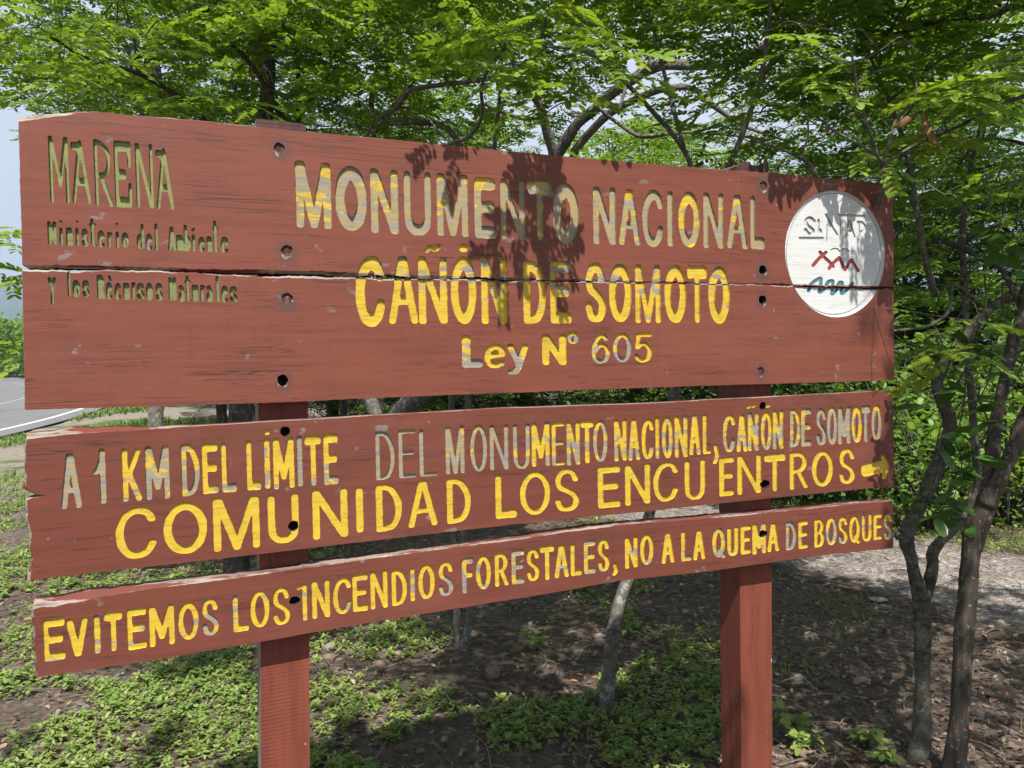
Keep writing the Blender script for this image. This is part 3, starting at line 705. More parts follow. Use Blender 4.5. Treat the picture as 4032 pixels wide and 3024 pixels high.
def build_board(label, top, right, bottom, left, cham, mat_face, mat_edge, mat_side, seed, jit=(.0012, .0006, .001, .0015), lines=()):
    """top: left->right, right: top->bottom, bottom: right->left, left: bottom->top, all (u, v).
    cham(edge, s): how far the broken front arris is set back there"""
    edges = [top, right, bottom, left]
    P, E = [], []
    for k, pl in enumerate(edges):
        r = resample(pl, 0.007, jit[k], seed * 10 + k, jit[k] * 1.2)
        P += r; E += [k] * len(r)
    P = np.array(P); E = np.array(E)
    umin, umax, vmin, vmax = P[:, 0].min() - .006, P[:, 0].max() + .006, P[:, 1].min() - .006, P[:, 1].max() + .006
    F, I = stamp_fields(umin, umax, vmin, vmax)
    verts = [tuple(p) for p in P]; ed = [(i, (i + 1) % len(P)) for i in range(len(P))]
    for g in (1, 2, 3, 4):
        Fg = np.pad(F[g], 1, constant_values=9.0)
        for L in contours(Fg, umin - HG, vmin - HG):
            L = simplify(L)
            if len(L) < 4: continue
            b = len(verts); verts += [tuple(p) for p in L]
            ed += [(b + i, b + (i + 1) % len(L)) for i in range(len(L))]
    v2, e2, f2, ov, oe, of = delaunay_2d_cdt([Vector(p) for p in verts], ed, [], 0, 1e-6)
    V2 = np.array([(v.x, v.y) for v in v2])
    T = np.array(f2, int)
    cons = set()
    for e, o in zip(e2, oe):
        if o: cons.add((min(e), max(e)))
    emap = {}
    for ti, t in enumerate(T):
        for a, b in ((t[0], t[1]), (t[1], t[2]), (t[2], t[0])):
            emap.setdefault((min(a, b), max(a, b)), []).append(ti)
    area = np.abs(np.cross(V2[T[:, 1]] - V2[T[:, 0]], V2[T[:, 2]] - V2[T[:, 0]])) / 2
    cen = V2[T].mean(1)
    # regions
    reg = np.full(len(T), -1); nr = 0
    nb = [[] for _ in T]
    for k, l in emap.items():
        if k in cons or len(l) < 2: continue
        nb[l[0]].append(l[1]); nb[l[1]].append(l[0])
    for i in range(len(T)):
        if reg[i] >= 0: continue
        st = [i]; reg[i] = nr
        while st:
            a = st.pop()
            for b in nb[a]:
                if reg[b] < 0: reg[b] = nr; st.append(b)
        nr += 1
    best = np.zeros(nr, int); ba = np.full(nr, -1.0)
    for i in range(len(T)):
        if area[i] > ba[reg[i]]: ba[reg[i]] = area[i]; best[reg[i]] = i
    def inside(p):
        x, y = p; c = False
        x0, y0 = P[:, 0], P[:, 1]; x1, y1 = np.roll(x0, -1), np.roll(y0, -1)
        m = (y0 > y) != (y1 > y)
        xi = (x1 - x0)[m] * (y - y0[m]) / (y1 - y0)[m] + x0[m]
        return (np.sum(x < xi) % 2) == 1
    cls = [None] * nr
    for r in range(nr):
        p = cen[best[r]]
        if not inside(p): cls[r] = -2; continue
        i = min(max(int(round((p[0] - umin) / HG)), 0), F[1].shape[0] - 1); j = min(max(int(round((p[1] - vmin) / HG)), 0), F[1].shape[1] - 1)
        c = -1
        if F[4][i, j] < 0: c = I[4][i, j]
        elif F[3][i, j] < 0: c = I[3][i, j]
        elif F[2][i, j] < 0: c = I[2][i, j]
        elif F[1][i, j] < 0: c = I[1][i, j]
        cls[r] = int(c)
    tc = np.array([cls[r] for r in reg])
    dep = lambda c: 0.0 if c == -1 else IDS[c][2]
    key = lambda c: ('board', label) if c == -1 else (IDS[c][0], IDS[c][1] if IDS[c][0] != 'bolt' else c)
    mbs = {}
    def mb(c): return mbs.setdefault(key(c), [[], [], []])        # verts, faces, wear per vertex
    wv = lambda c: 0.5 if c < 0 else IDS[c][3]
    vmap = {}
    def vid(c, i, d):
        k = (c, i, round(d, 5))
        if k not in vmap:
            m = mb(c); m[0].append((V2[i][0], d, V2[i][1])); m[2].append(wv(c)); vmap[k] = len(m[0]) - 1
        return vmap[k]
    for t, c in zip(T, tc):
        if c == -2: continue
        d = dep(c); q = [vid(c, i, d) for i in t]
        # front faces look towards -depth
        a, b, e = V2[t[0]], V2[t[1]], V2[t[2]]
        cr_ = (b[0] - a[0]) * (e[1] - a[1]) - (b[1] - a[1]) * (e[0] - a[0])
        mb(c)[1].append(q if cr_ > 0 else q[::-1])
    side = MB_side = []
    for (a, b), l in emap.items():
        cs = [tc[i] for i in l if tc[i] != -2]
        if len(cs) == 2:
            c0, c1 = cs
            if c0 == c1 or dep(c0) == dep(c1): continue
            if dep(c0) > dep(c1): c0, c1 = c1, c0
            d0, d1 = dep(c0), dep(c1)
            mb(c1)[1].append([vid(c1, a, d0), vid(c1, b, d0), vid(c1, b, d1), vid(c1, a, d1)])
        elif len(cs) == 1 and len(l) >= 1:
            side.append((a, b, dep(cs[0])))
    # broken arris, sides and back
    sv, sf, sm, sidx = [], [], [], {}
    def offv(i):
        j = int(np.argmin(((P - V2[i]) ** 2).sum(1)))
        k = E[j]; nx_ = [(0, 1), (1, 0), (0, -1), (-1, 0)][k]
        c = cham(k, V2[i][0], V2[i][1])
        return np.array(nx_) * c, c
    ring = {}
    def rv(i, d0):
        if i not in ring:
            o, c = offv(i); p = V2[i] + o
            b = len(sv); sv.extend([(V2[i][0], 0.0, V2[i][1]), (p[0], min(THK * .7, c * 1.1 + 0.0005), p[1]), (p[0], THK, p[1])]); ring[i] = b
        b = ring[i]
        if d0 > 0.0001:
            kx = (i, round(d0, 5))
            if kx not in sidx:
                sv.append((V2[i][0], d0, V2[i][1])); sidx[kx] = len(sv) - 1
            return sidx[kx], b + 1, b + 2
        return b, b + 1, b + 2
    nxt_e = {}
    for a, b, d0 in side:
        ra, rb = rv(a, d0), rv(b, d0)
        sf.append([ra[0], rb[0], rb[1], ra[1]]); sm.append(0)
        sf.append([ra[1], rb[1], rb[2], ra[2]]); sm.append(1)
    me_v, me_f = mbs[('board', label)][0], mbs[('board', label)][1]
    allv = list(me_v) + sv; nb0 = len(me_v)
    allf = list(me_f) + [[nb0 + i for i in f] for f in sf]
    am = [0] * len(me_f) + [1 + k for k in sm]
    bb = len(allv)           # back panel
    bi = resample([P[0], P[len(P) - 1]], 1, 0, 0)
    idxs = list(range(0, len(P), 3))
    for i in idxs:
        allv.append((P[i][0], THK - 0.0005, P[i][1]))
    allf.append([bb + k for k in range(len(idxs))]); am.append(2)
    me = mesh_np("board", np.array(allv), [len(f) for f in allf], [i for f in allf for i in f], [mat_face, mat_edge, mat_side], am)
    bo = link(bpy.data.objects.new("board", me), sign)
    bo['label'] = label
    return bo, mbs

def sub_mesh(name, parts, mats, parent, label=None):
    m = parts
    me = mesh_np(name, np.array(m[0]), [len(f) for f in m[1]], [i for f in m[1] for i in f], mats)
    at = me.attributes.new('letter_wear', 'FLOAT', 'POINT')
    if len(at.data) == len(m[2]): at.data.foreach_set('value', np.array(m[2], np.float32))
    o = link(bpy.data.objects.new(name, me), parent)
    if label: o['label'] = label
    return o

# ---------------------------------------------------------------- board outlines
def pts(off, l): return [pt(p) for p in cr(*off, l)]
B1_top = pts((0, 400), [(148, 158), (240, 148), (370, 128), (520, 112), (640, 92), (760, 82), (880, 90), (1000, 108), (1200, 122), (1400, 142), (1700, 172), (2000, 198)]) + pts((1000, 500), [(410, 38), (1000, 92), (1600, 150)]) + pts((2000, 550), [(0, 92), (1000, 182), (2000, 262)]) + pts((2900, 600), [(250, 160), (700, 205), (1238, 250)])
B1_bot = pts((2900, 600), [(1243, 1062), (700, 1048), (0, 1030)]) + pts((2000, 550), [(1800, 1135), (1000, 1116), (400, 1104)]) + pts((1000, 500), [(2000, 1190), (1500, 1178), (1000, 1163), (500, 1140), (0, 1128)]) + pts((0, 400), [(1600, 1328), (1100, 1308), (600, 1296), (178, 1294)])
B2_top = pts((0, 400), [(176, 1338), (540, 1350), (900, 1344), (1300, 1352), (1700, 1370)]) + pts((1000, 500), [(0, 1188), (500, 1200), (1000, 1208), (1500, 1214), (2000, 1224)]) + pts((2000, 550), [(400, 1128), (1000, 1137), (1800, 1152)]) + pts((2900, 600), [(0, 1048), (700, 1075), (1243, 1090)])
B2_bot = pts((2900, 1450), [(1250, 95), (0, 130)]) + pts((1600, 1150), [(1600, 768), (800, 798), (0, 828)]) + pts((0, 1000), [(2212, 1175), (1200, 1206), (200, 1234)])
B3_top = pts((0, 1600), [(208, 262), (330, 248), (520, 225), (800, 205), (1100, 190), (1400, 165), (2200, 118)]) + pts((2000, 1500), [(0, 215), (1100, 178), (2100, 126)]) + pts((2900, 1450), [(600, 208), (1236, 178)])
B3_bot = pts((2900, 1450), [(1250, 932), (0, 1055)]) + pts((2000, 1500), [(1200, 1022), (0, 1140)]) + pts((0, 1600), [(2200, 1152), (1600, 1222), (900, 1300), (238, 1376)])
B3_left = pts((0, 1600), [(238, 1376), (252, 1300), (270, 1200), (240, 1120), (250, 1000), (222, 900), (216, 740), (300, 722), (370, 706), (300, 700), (262, 680), (213, 655), (208, 262)])
B4_top = pts((0, 2199), [(262, 405), (340, 384), (430, 386), (520, 360), (640, 344), (760, 312), (900, 292), (1200, 240), (1600, 192), (2000, 138)]) + pts((1000, 2200), [(200, 108)]) + pts((1000, 1600), [(900, 1211), (1500, 1131), (2200, 1043)]) + pts((2000, 1500), [(400, 1205), (1000, 1135), (1800, 1070)]) + pts((2900, 1450), [(0, 1172), (600, 1110), (1236, 1050)])
B4_bot = pts((2900, 1450), [(1243, 1425), (700, 1478), (300, 1535), (120, 1560), (0, 1578)]) + pts((2000, 1500), [(1600, 1508), (900, 1580)]) + pts((1000, 2200), [(2200, 298), (1200, 460), (0, 667)]) + pts((0, 2199), [(1200, 810), (300, 938)])
def edges_of(top, bot, left=None):
    return top, [top[-1], bot[0]], bot, (left or [bot[-1], top[0]])

pale = mat_wood("weathered_pale_wood", (0.22, 0.18, 0.145), (0.48, 0.42, 0.36), 1, (0.50, (0.19, 0.05, 0.035)))
pale4 = mat_wood("weathered_top_edge", (0.20, 0.155, 0.125), (0.44, 0.375, 0.325), 4, (0.47, (0.18, 0.055, 0.042)))
sidew = mat_wood("weathered_board_side", (0.16, 0.075, 0.058), (0.30, 0.21, 0.17), 2, (0.44, (0.16, 0.045, 0.034)))
top4 = mat_wood("weathered_board_top", (0.23, 0.165, 0.14), (0.42, 0.35, 0.31), 6, (0.46, (0.20, 0.062, 0.046)), (5, 25, 25))
def stain_list(idx):
    out = []
    for i in idx:
        c, rx_, ry_, k = HOLES[i]
        u, v = pt(c); out.append((u, v, abs(pt((c[0] + rx_, c[1]))[0] - u) * 1.2))
    return out
m_b1 = mat_red("red_paint_upper_board", stain_list((0, 1, 4, 5)), 1, 1.05, 0.42)
m_b2 = mat_red("red_paint_second_board", stain_list((2, 3, 6, 7)), 2, 1.05, 0.40)
m_b3 = mat_red("maroon_paint_third_board", [], 3, 0.86, 0.55)
m_b4 = mat_red("maroon_paint_lowest_board", [], 4, 0.88, 0.55)

def n01(x, seed): return float(N2(x, seed * 5.1))
def cham1(k, u, v):
    if k == 0: return (0.017 * max(0, 1 - u / 0.16) + 0.004 * max(0, 1 - abs(u - .36) / .12)) + 0.0012 * n01(u * 30, 1) - .0004
    if k == 2: return max(0.0, 0.004 + 0.012 * (n01(u * 9, 2) - .45) * (1.0 if u < 1.2 else .6)) + 0.002 * n01(u * 60, 3)
    return 0.0004 + 0.004 * max(0, n01(v * 50, 4) - .7) * (u < 1)
def cham2(k, u, v):
    if k == 0: return max(0.0006, 0.002 + 0.009 * (n01(u * 14, 5) - .5)) + 0.002 * n01(u * 80, 6)
    if k == 2: return 0.0004 + 0.004 * max(0, n01(u * 25, 7) - .8)
    return 0.0005 + 0.005 * max(0, n01(v * 50, 8) - .7) * (u < 1)
def cham3(k, u, v):
    if k == 0: return max(0.001, 0.014 * max(0, 1 - u / .35) * (.4 + .6 * n01(u * 25, 9) + .5 * n01(u * 80, 25)) + 0.0015 * n01(u * 30, 10) - .0004)
    if k == 3: return 0.003 + 0.014 * max(0, n01(v * 22, 11) - .25) * (1.0 if v < 1.0 else .45)
    return 0.0004 + 0.004 * max(0, n01(u * 30, 12) - .8)
def cham4(k, u, v):
    if k == 0: return 0.002 + 0.013 * max(0, 1 - u / .45) * (.35 + .6 * n01(u * 20, 13) + .5 * n01(u * 75, 23)) + 0.008 * max(0, n01(u * 16, 14) * .6 + n01(u * 70, 24) * .4 - .38)
    if k == 3: return 0.002 + 0.006 * n01(v * 40, 15)
    return 0.0004 + 0.004 * max(0, n01(u * 30, 16) - .8)
boards, coll = [], []
for lab, (t_, b_, l_), ch, mf, me_, ms, jit, sd in (
    ("topmost red board carved with MARENA and MONUMENTO NACIONAL", (B1_top, B1_bot, None), cham1, m_b1, pale, sidew, (.0005, .0003, .0012, .0004), 1),
    ("second red board carved with the lower halves of CAÑÓN DE SOMOTO and Ley Nº 605", (B2_top, B2_bot, None), cham2, m_b2, pale, sidew, (.0013, .0003, .0004, .0004), 2),
    ("maroon board carved with A 1 KM and COMUNIDAD LOS ENCUENTROS with an arrow", (B3_top, B3_bot, B3_left), cham3, m_b3, pale, top4, (.0004, .0003, .0004, .0014), 3),
    ("lowest narrow maroon board carved with EVITEMOS LOS INCENDIOS FORESTALES", (B4_top, B4_bot, None), cham4, m_b4, pale4, top4, (.0007, .0003, .0005, .0005), 4)):
    a = edges_of(t_, b_, l_)
    bo, mbs = build_board(lab, *a, ch, mf, me_, ms, sd, jit)
    boards.append(bo); coll.append(mbs)

OLIVE = (0.30, 0.33, 0.115)
def lm(name, tt, tb, **kw):
    v0, v1 = LINE_V[name]
    return mat_letter("paint_" + name, tt, tb, v0, v1, **kw)
LMAT = {
 'marena': lm('marena', 0.05, 0.12, yellow=OLIVE, stain=.3, lidw=.05),
 'ministerio': lm('ministerio', 0.30, 0.36, yellow=(0.26, 0.29, 0.11), stain=.3, seed=2),
 'recursos': lm('recursos', 0.34, 0.34, yellow=(0.25, 0.28, 0.11), stain=.3, seed=3),
 'monumento': lm('monumento', 0.60, 0.74, stain=.28, seed=4, lidw=.22),
 'canon': lm('canon', 0.46, 0.22, stain=.12, seed=5, lidw=.12),
 'ley': lm('ley', 0.22, 0.52, stain=.12, seed=6, lidw=.45),
 'limite': lm('limite', 0.36, 0.58, stain=.22, seed=7, lidw=.62),
 'comunidad': lm('comunidad', -0.05, -0.02, stain=.1, seed=8, lidw=.12),
 'evitemos': lm('evitemos', 0.26, 0.38, stain=.15, seed=9, lidw=.42),
}
LMAT['arrow'] = LMAT['comunidad']
LLAB = {'arrow': "bright yellow carved arrow pointing right", 'marena': "tall olive green letters reading", 'ministerio': "small olive green letters reading", 'recursos': "small olive green letters reading",
 'monumento': "large worn grey and yellow letters reading", 'canon': "large yellow letters cut by the board gap reading", 'ley': "chipped yellow letters reading", 'limite': "worn narrow letters reading", 'comunidad': "bright yellow letters reading", 'evitemos': "yellow letters along the lowest board reading"}
t = NT("rusty_plug"); _n = t.noise(t.co(), 90, 4)
m_plug = t.finish(t.ramp(_n, [(0.35, (0.04, 0.022, 0.018)), (0.55, (0.13, 0.050, 0.040)), (0.72, (0.26, 0.17, 0.145))]), 0.85, t.bump(_n, 0.8, 0.003))
t = NT("dark_hole"); _n = t.noise(t.co(), 70, 4)
m_hole = t.finish(t.ramp(_n, [(0.4, (0.02, 0.014, 0.012)), (0.7, (0.06, 0.04, 0.03))]), 0.9)
t = NT("emblem_white_paint"); _g = t.noise(t.map(t.co(), scale=(5, 20, 90)), 1.0, 5, .6)
_c = t.ramp(t.noise(t.map(t.co(), scale=(2.5, 10, 85)), 1.0, 3, .5, .4), [(0.485, (0, 0, 0)), (0.498, (1, 1, 1)), (0.502, (1, 1, 1)), (0.515, (0, 0, 0))])
_w = t.mix(t.math('MULTIPLY', _c, .5), (0.78, 0.78, 0.775), (0.42, 0.415, 0.41))
_ch = t.step(t.noise(t.co(), 70, 4, .7), .69, .71)
_w = t.mix(t.math('MULTIPLY', _ch, .7), _w, (0.3, 0.27, 0.27))
_w = t.mix(t.math('MULTIPLY', t.step(t.noise(t.map(t.co(), scale=(9, 9, 14)), 1.0, 4), .5, .75), .25), _w, (0.55, 0.53, 0.50))
m_white = t.finish(_w, 0.5, t.bump(_g, .4, .002), .4)
def plain(name, c, rough=.5):
    t = NT(name); n = t.noise(t.map(t.co(), scale=(40, 40, 90)), 1.0, 4)
    return t.finish(t.ramp(n, [(.3, tuple(x * .8 for x in c)), (.7, tuple(min(1, x * 1.15) for x in c))]), rough, t.bump(n, .3, .001))
m_er, m_eb, m_eg = plain("emblem_red_paint", (0.36, 0.06, 0.065)), plain("emblem_blue_paint", (0.09, 0.24, 0.32)), plain("emblem_grey_paint", (0.38, 0.38, 0.37))
m_ew = plain("emblem_shaded_white_paint", (0.60, 0.60, 0.60))  # white strokes and rim groove greyed: their shade is put into the colour
emb_parts, est = [[], [], []], {}
def merge(dst, src):
    b = len(dst[0]); dst[0] += src[0]; dst[1] += [[b + i for i in f] for f in src[1]]; dst[2] += src[2]
for bo, mbs in zip(boards, coll):
    for key, m in mbs.items():
        if not m[1]: continue
        if key[0] == 'line':
            if key[1] == 'arrow': sub_mesh("arrow", m, [LMAT['arrow']], bo, LLAB['arrow'])
            else: sub_mesh("lettering", m, [LMAT[key[1][0]]], bo, LLAB[key[1][0]] + " " + key[1][2])
        elif key[0] == 'bolt':
            plug = IDS[key[1]][1] == 'plug'
            sub_mesh("bolt" if plug else "bolt_hole", m, [m_plug if plug else m_hole], bo)
        elif key[0] == 'emblem': merge(emb_parts, m)
        elif key[0] == 'estroke': merge(est.setdefault(key[1], [[], [], []]), m)
emblem = sub_mesh("emblem", emb_parts, [m_white], sign, "round white painted emblem carved across the two upper boards")
for nm, m in est.items():
    sub_mesh(nm, m, [{'emblem_lettering': m_ew, 'bird_mark': m_eg, 'rim_groove': m_ew, 'mountain_line': m_er, 'wave_line': m_eb}[nm]], emblem)

# ---------------------------------------------------------------- posts
def mat_post(name, seed, side=False):
    t = NT(name); co = t.co(); off = t.map(co, loc=(seed, seed * 2, 0))
    g = t.noise(t.map(off, scale=(55, 55, 3)), 1.0, 5, .65)
    big = t.noise(t.map(off, scale=(14, 14, 3.5)), 1.0, 4)
    k = 0.8 if side else 1.0  # side faces get the same paint darkened, shade put into the colour
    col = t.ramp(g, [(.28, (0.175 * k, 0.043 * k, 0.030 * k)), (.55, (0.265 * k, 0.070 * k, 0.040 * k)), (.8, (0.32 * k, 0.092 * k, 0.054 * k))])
    col = t.mix(t.math('MULTIPLY', t.step(big, .5, .72), .5), col, (0.125, 0.040, 0.030))
    wv = t.n('ShaderNodeTexWave', wave_type='BANDS', bands_direction='Z'); t.l(t.map(off, scale=(.15, .15, 1), rot=(0, .03 if not side else 0.0, 0)), wv.inputs[0])
    wv.inputs['Scale'].default_value = 34; wv.inputs['Distortion'].default_value = 1.6; wv.inputs['Detail'].default_value = 2; wv.inputs['Detail Scale'].default_value = 1.2
    ribm = t.step(t.noise(t.map(off, scale=(5, 5, 4)), 1.0, 3), .3, .6)
    rib = t.math('MULTIPLY', wv.outputs['Fac'], ribm)
    col = t.mix(t.math('MULTIPLY', t.math('SUBTRACT', ribm, rib), .17), col, (0.12, 0.032, 0.023))
    sz = t.n('ShaderNodeSeparateXYZ'); t.l(co, sz.inputs[0])
    topw = t.step(t.math('ADD', sz.outputs[2], t.math('MULTIPLY', g, .05)), 2.03, 2.10)      # the weathered end above the boards
    col = t.mix(t.math('MULTIPLY', topw, .85), col, t.ramp(g, [(.35, (0.04, 0.024, 0.021)), (.7, (0.10, 0.055, 0.048))]))
    streak = t.step(t.noise(t.map(off, scale=(38, 38, 1.6), loc=(5, 2, 2)), 1.0, 5, .65), .52, .72)
    col = t.mix(t.math('MULTIPLY', streak, .35), col, (0.13, 0.055, 0.042))
    cn = t.noise(t.map(off, scale=(70, 70, 2.2)), 1.0, 3, .5, .3)
    crk = t.math('MULTIPLY', t.ramp(cn, [(.48, (0, 0, 0)), (.498, (1, 1, 1)), (.502, (1, 1, 1)), (.52, (0, 0, 0))]), t.step(t.noise(t.map(off, scale=(20, 20, 3), loc=(4, 4, 4)), 1.0, 3), .52, .6))
    col = t.mix(t.math('MULTIPLY', crk, .75), col, (0.04, 0.022, 0.018))
    chip = t.step(t.noise(t.map(off, scale=(60, 60, 28)), 1.0, 4, .7), .70, .72)
    col = t.mix(chip, col, (0.55, 0.47, 0.42))
    h = t.math('ADD', t.math('MULTIPLY', rib, .8), t.math('MULTIPLY', g, .35))
    return t.finish(col, .62, t.bump(h, .22, .0016), .3)
m_post, m_post_shaded = mat_post("red_paint_post_front", 1), mat_post("red_paint_post_shaded_side", 2, True)
m_barepost = mat_wood("bare_grey_post_side", (0.20, 0.17, 0.13), (0.42, 0.38, 0.31), 5, None, (50, 50, 4))
PD = THK + 0.0015
m_post_top = mat_wood("weathered_post_top", (0.09, 0.05, 0.04), (0.24, 0.16, 0.13), 7, None, (60, 60, 6))
def post(pbl, pbr, ptl, ptr, tops, back_tops, lside, label, dp=0.105, vbot=-0.25):
    (ub0, vb), (ub1, _), (ut0, vt), (ut1, _) = pt(pbl, PD), pt(pbr, PD), pt(ptl, PD), pt(ptr, PD)
    def uu(f, v):
        a = ub0 + (ut0 - ub0) * (v - vb) / (vt - vb); b = ub1 + (ut1 - ub1) * (v - vb) / (vt - vb)
        return a + (b - a) * f
    mb = MB(); n = len(tops); g = np.random.default_rng(5)
    rows = [vbot + (1.2 - vbot) * i / 12 for i in range(13)]
    F_, Bk = [], []
    for side, hs, d in ((F_, tops, PD), (Bk, back_tops, PD + dp)):
        for i, (f, h) in enumerate(hs):
            col = [(uu(f, v) + (.0012 * (g.random() - .5) if f in (0, 1) else 0), d, v) for v in rows] + [(uu(f, h), d, h)]
            side.append(col)
    nr = len(F_[0])
    def grid(A, m, flip):
        vs = [p for c in A for p in c]; fs = []
        for i in range(len(A) - 1):
            for j in range(nr - 1):
                q = [i * nr + j, (i + 1) * nr + j, (i + 1) * nr + j + 1, i * nr + j + 1]
                fs.append(q[::-1] if flip else q)
        mb.add(vs, fs, m)
    grid(F_, 0, False); grid(Bk, 0, True)
    grid([Bk[0], F_[0]], 1, False); grid([F_[-1], Bk[-1]], 2, False)
    mb.add([c[-1] for c in F_] + [c[-1] for c in Bk], [[i, i + 1, n + i + 1, n + i] for i in range(n - 1)], 3)
    o = mb.build("post", [m_post, lside, m_post_shaded, m_post_top], sign)
    o['label'] = label
    return o
def tops_from(px, fr):
    return [(f, pt(p, PD)[1]) for f, p in zip(fr, px)]
lt = tops_from([(1006, 468), (1040, 470), (1075, 473), (1100, 478), (1140, 481), (1170, 484), (1195, 489), (1204, 500)], [0, .18, .36, .50, .68, .84, .95, 1])
post((1028, 2850), (1220, 2850), (1008, 480), (1204, 480), lt, [(f, h + .006 + .004 * math.sin(f * 19)) for f, h in lt], m_barepost, "left post, upright square red timber with a bare grey left side")
o_ = (2000, 0)
rt = tops_from(cr(*o_, [(1790, 1315), (1808, 1300), (1830, 1284), (1888, 1276), (1893, 1302), (1945, 1312), (1996, 1306), (2003, 1288), (2064, 1287), (2068, 1330)]), [0, .08, .18, .42, .45, .62, .78, .80, .97, 1])
rt = [(f, h) for f, h in rt]
post((2919, 2850), (3041, 2900), (2898, 660), (3028, 660), rt, [(f, h - .004 + .008 * math.sin(f * 23)) for f, h in rt], m_post_shaded, "right post, upright square red timber with a splintered top", 0.10)
# ================================================================== the setting
def gp(dx, dy):
    r = ray(dx * 1.82278, dy * 1.82278)
    t = -CAM_H / r.z
    p = CAMP + r * t
    return (p.x, p.y)
TRK_L = [(4.6, 2.2), (3.15, 3.85), (2.45, 5.15), (1.45, 6.5), (0.2, 8.0), (-2.5, 12.0), (-6.5, 18.0), (-9.5, 22.0)]
TRK_R = [(6.6, 3.4), (4.55, 5.35), (3.6, 6.35), (2.7, 7.8), (1.5, 9.7), (-0.8, 14.0), (-4.0, 21.0), (-6.5, 26.5)]
def side_of(pl, x, y):
    """signed distance-like: positive to the right of polyline pl walked away from the camera"""
    x = np.asarray(x, float); y = np.asarray(y, float)
    best = np.full(x.shape, 1e9); sg = np.zeros(x.shape)
    for (ax, ay), (bx, by) in zip(pl[:-1], pl[1:]):
        dx, dy = bx - ax, by - ay; L2 = dx * dx + dy * dy
        t = np.clip(((x - ax) * dx + (y - ay) * dy) / L2, 0, 1)
        d = np.hypot(x - ax - t * dx, y - ay - t * dy)
        s = np.sign((x - ax) * dy - (y - ay) * dx)
        m = d < best; best = np.where(m, d, best); sg = np.where(m, s, sg)
    return best * sg
ROAD_E = [(-8.6, 4.0), (-9.2, 10.0), (-10.6, 17.0), (-12.6, 23.4), (-15.6, 31.0), (-20.5, 40.0), (-28, 50.0), (-40, 62)]
def road_side(x, y): return side_of(ROAD_E, x, y)          # positive = right of the road edge
def track_in(x, y): return np.minimum(side_of(TRK_L, x, y), -side_of(TRK_R, x, y))
def gz(x, y):
    x = np.asarray(x, float); y = np.asarray(y, float)
    d = np.minimum(road_side(x, y) - .6, 3.0)
    f = np.clip(d / 3.0, 0, 1)
    return f * (0.05 * (N1(x * .55 + 9, y * .55) - .5) + 0.03 * (N2(x * 1.6, y * 1.6) - .5)) * np.clip((26 - np.hypot(x, y)) / 8, 0, 1)

def mat_ground():
    t = NT("leafy_soil"); co = t.co()
    n = t.noise(co, 2.0, 6, .65); f = t.noise(co, 28, 5, .7)
    col = t.ramp(f, [(.3, (0.065, 0.046, 0.036)), (.55, (0.135, 0.098, 0.076)), (.75, (0.215, 0.165, 0.132))])
    vc = t.n('ShaderNodeTexVoronoi'); t.l(co, vc.inputs[0]); vc.inputs['Scale'].default_value = 34
    s = t.n('ShaderNodeSeparateColor'); t.l(vc.outputs['Color'], s.inputs[0])
    peb = t.step(s.outputs[0], .72, .76)
    col = t.mix(t.math('MULTIPLY', peb, .8), col, t.ramp(s.outputs[1], [(0, (0.06, 0.05, 0.045)), (.6, (0.16, 0.13, 0.115)), (1, (0.27, 0.235, 0.21))]))
    col = t.mix(t.math('MULTIPLY', t.step(n, .5, .7), .35), col, (0.04, 0.05, 0.022))
    a = t.n('ShaderNodeAttribute', attribute_name='dry')
    dry = t.ramp(t.noise(co, 14, 6, .7), [(.3, (0.20, 0.165, 0.13)), (.6, (0.33, 0.285, 0.235)), (.8, (0.42, 0.37, 0.31))])
    grass = t.ramp(t.noise(co, 26, 6, .75), [(.3, (0.05, 0.09, 0.02)), (.7, (0.13, 0.19, 0.045))])
    dry = t.mix(t.step(t.noise(co, .45, 5, .7), .5, .58), dry, grass)
    col = t.mix(a.outputs['Fac'], col, dry)
    h = t.math('ADD', t.math('MULTIPLY', f, .5), t.vor(co, 34))
    return t.finish(col, .9, t.bump(h, .8, .02), .2)
def mat_track():
    t = NT("gravel"); co = t.co()
    a = t.n('ShaderNodeAttribute', attribute_name='edge')
    vc = t.n('ShaderNodeTexVoronoi'); t.l(co, vc.inputs[0]); vc.inputs['Scale'].default_value = 30
    s = t.n('ShaderNodeSeparateColor'); t.l(vc.outputs['Color'], s.inputs[0])
    v2 = t.n('ShaderNodeTexVoronoi'); t.l(co, v2.inputs[0]); v2.inputs['Scale'].default_value = 75
    s2 = t.n('ShaderNodeSeparateColor'); t.l(v2.outputs['Color'], s2.inputs[0])
    n = t.noise(co, 1.6, 6, .65)
    col = t.ramp(s2.outputs[0], [(0, (0.15, 0.12, 0.10)), (.5, (0.29, 0.245, 0.21)), (1, (0.45, 0.395, 0.345))])
    st = t.ramp(s.outputs[1], [(0, (0.13, 0.11, 0.105)), (.5, (0.33, 0.29, 0.27)), (1, (0.52, 0.48, 0.45))])
    col = t.mix(t.step(s.outputs[0], .6, .64), col, st)
    col = t.mix(t.math('MULTIPLY', t.step(n, .45, .7), .45), col, (0.17, 0.135, 0.12))
    soil = t.ramp(t.noise(co, 28, 5, .7), [(.3, (0.045, 0.032, 0.025)), (.55, (0.085, 0.06, 0.046)), (.75, (0.14, 0.10, 0.078))])
    e = t.step(t.math('ADD', a.outputs['Fac'], t.math('MULTIPLY', t.math('SUBTRACT', t.noise(co, 3.2, 6, .7), .5), 1.3)), .45, .85)
    col = t.mix(e, col, soil)
    h = t.math('ADD', t.vor(co, 30), t.math('MULTIPLY', t.vor(co, 75), .6))
    return t.finish(col, .9, t.bump(h, .9, .02), .2)
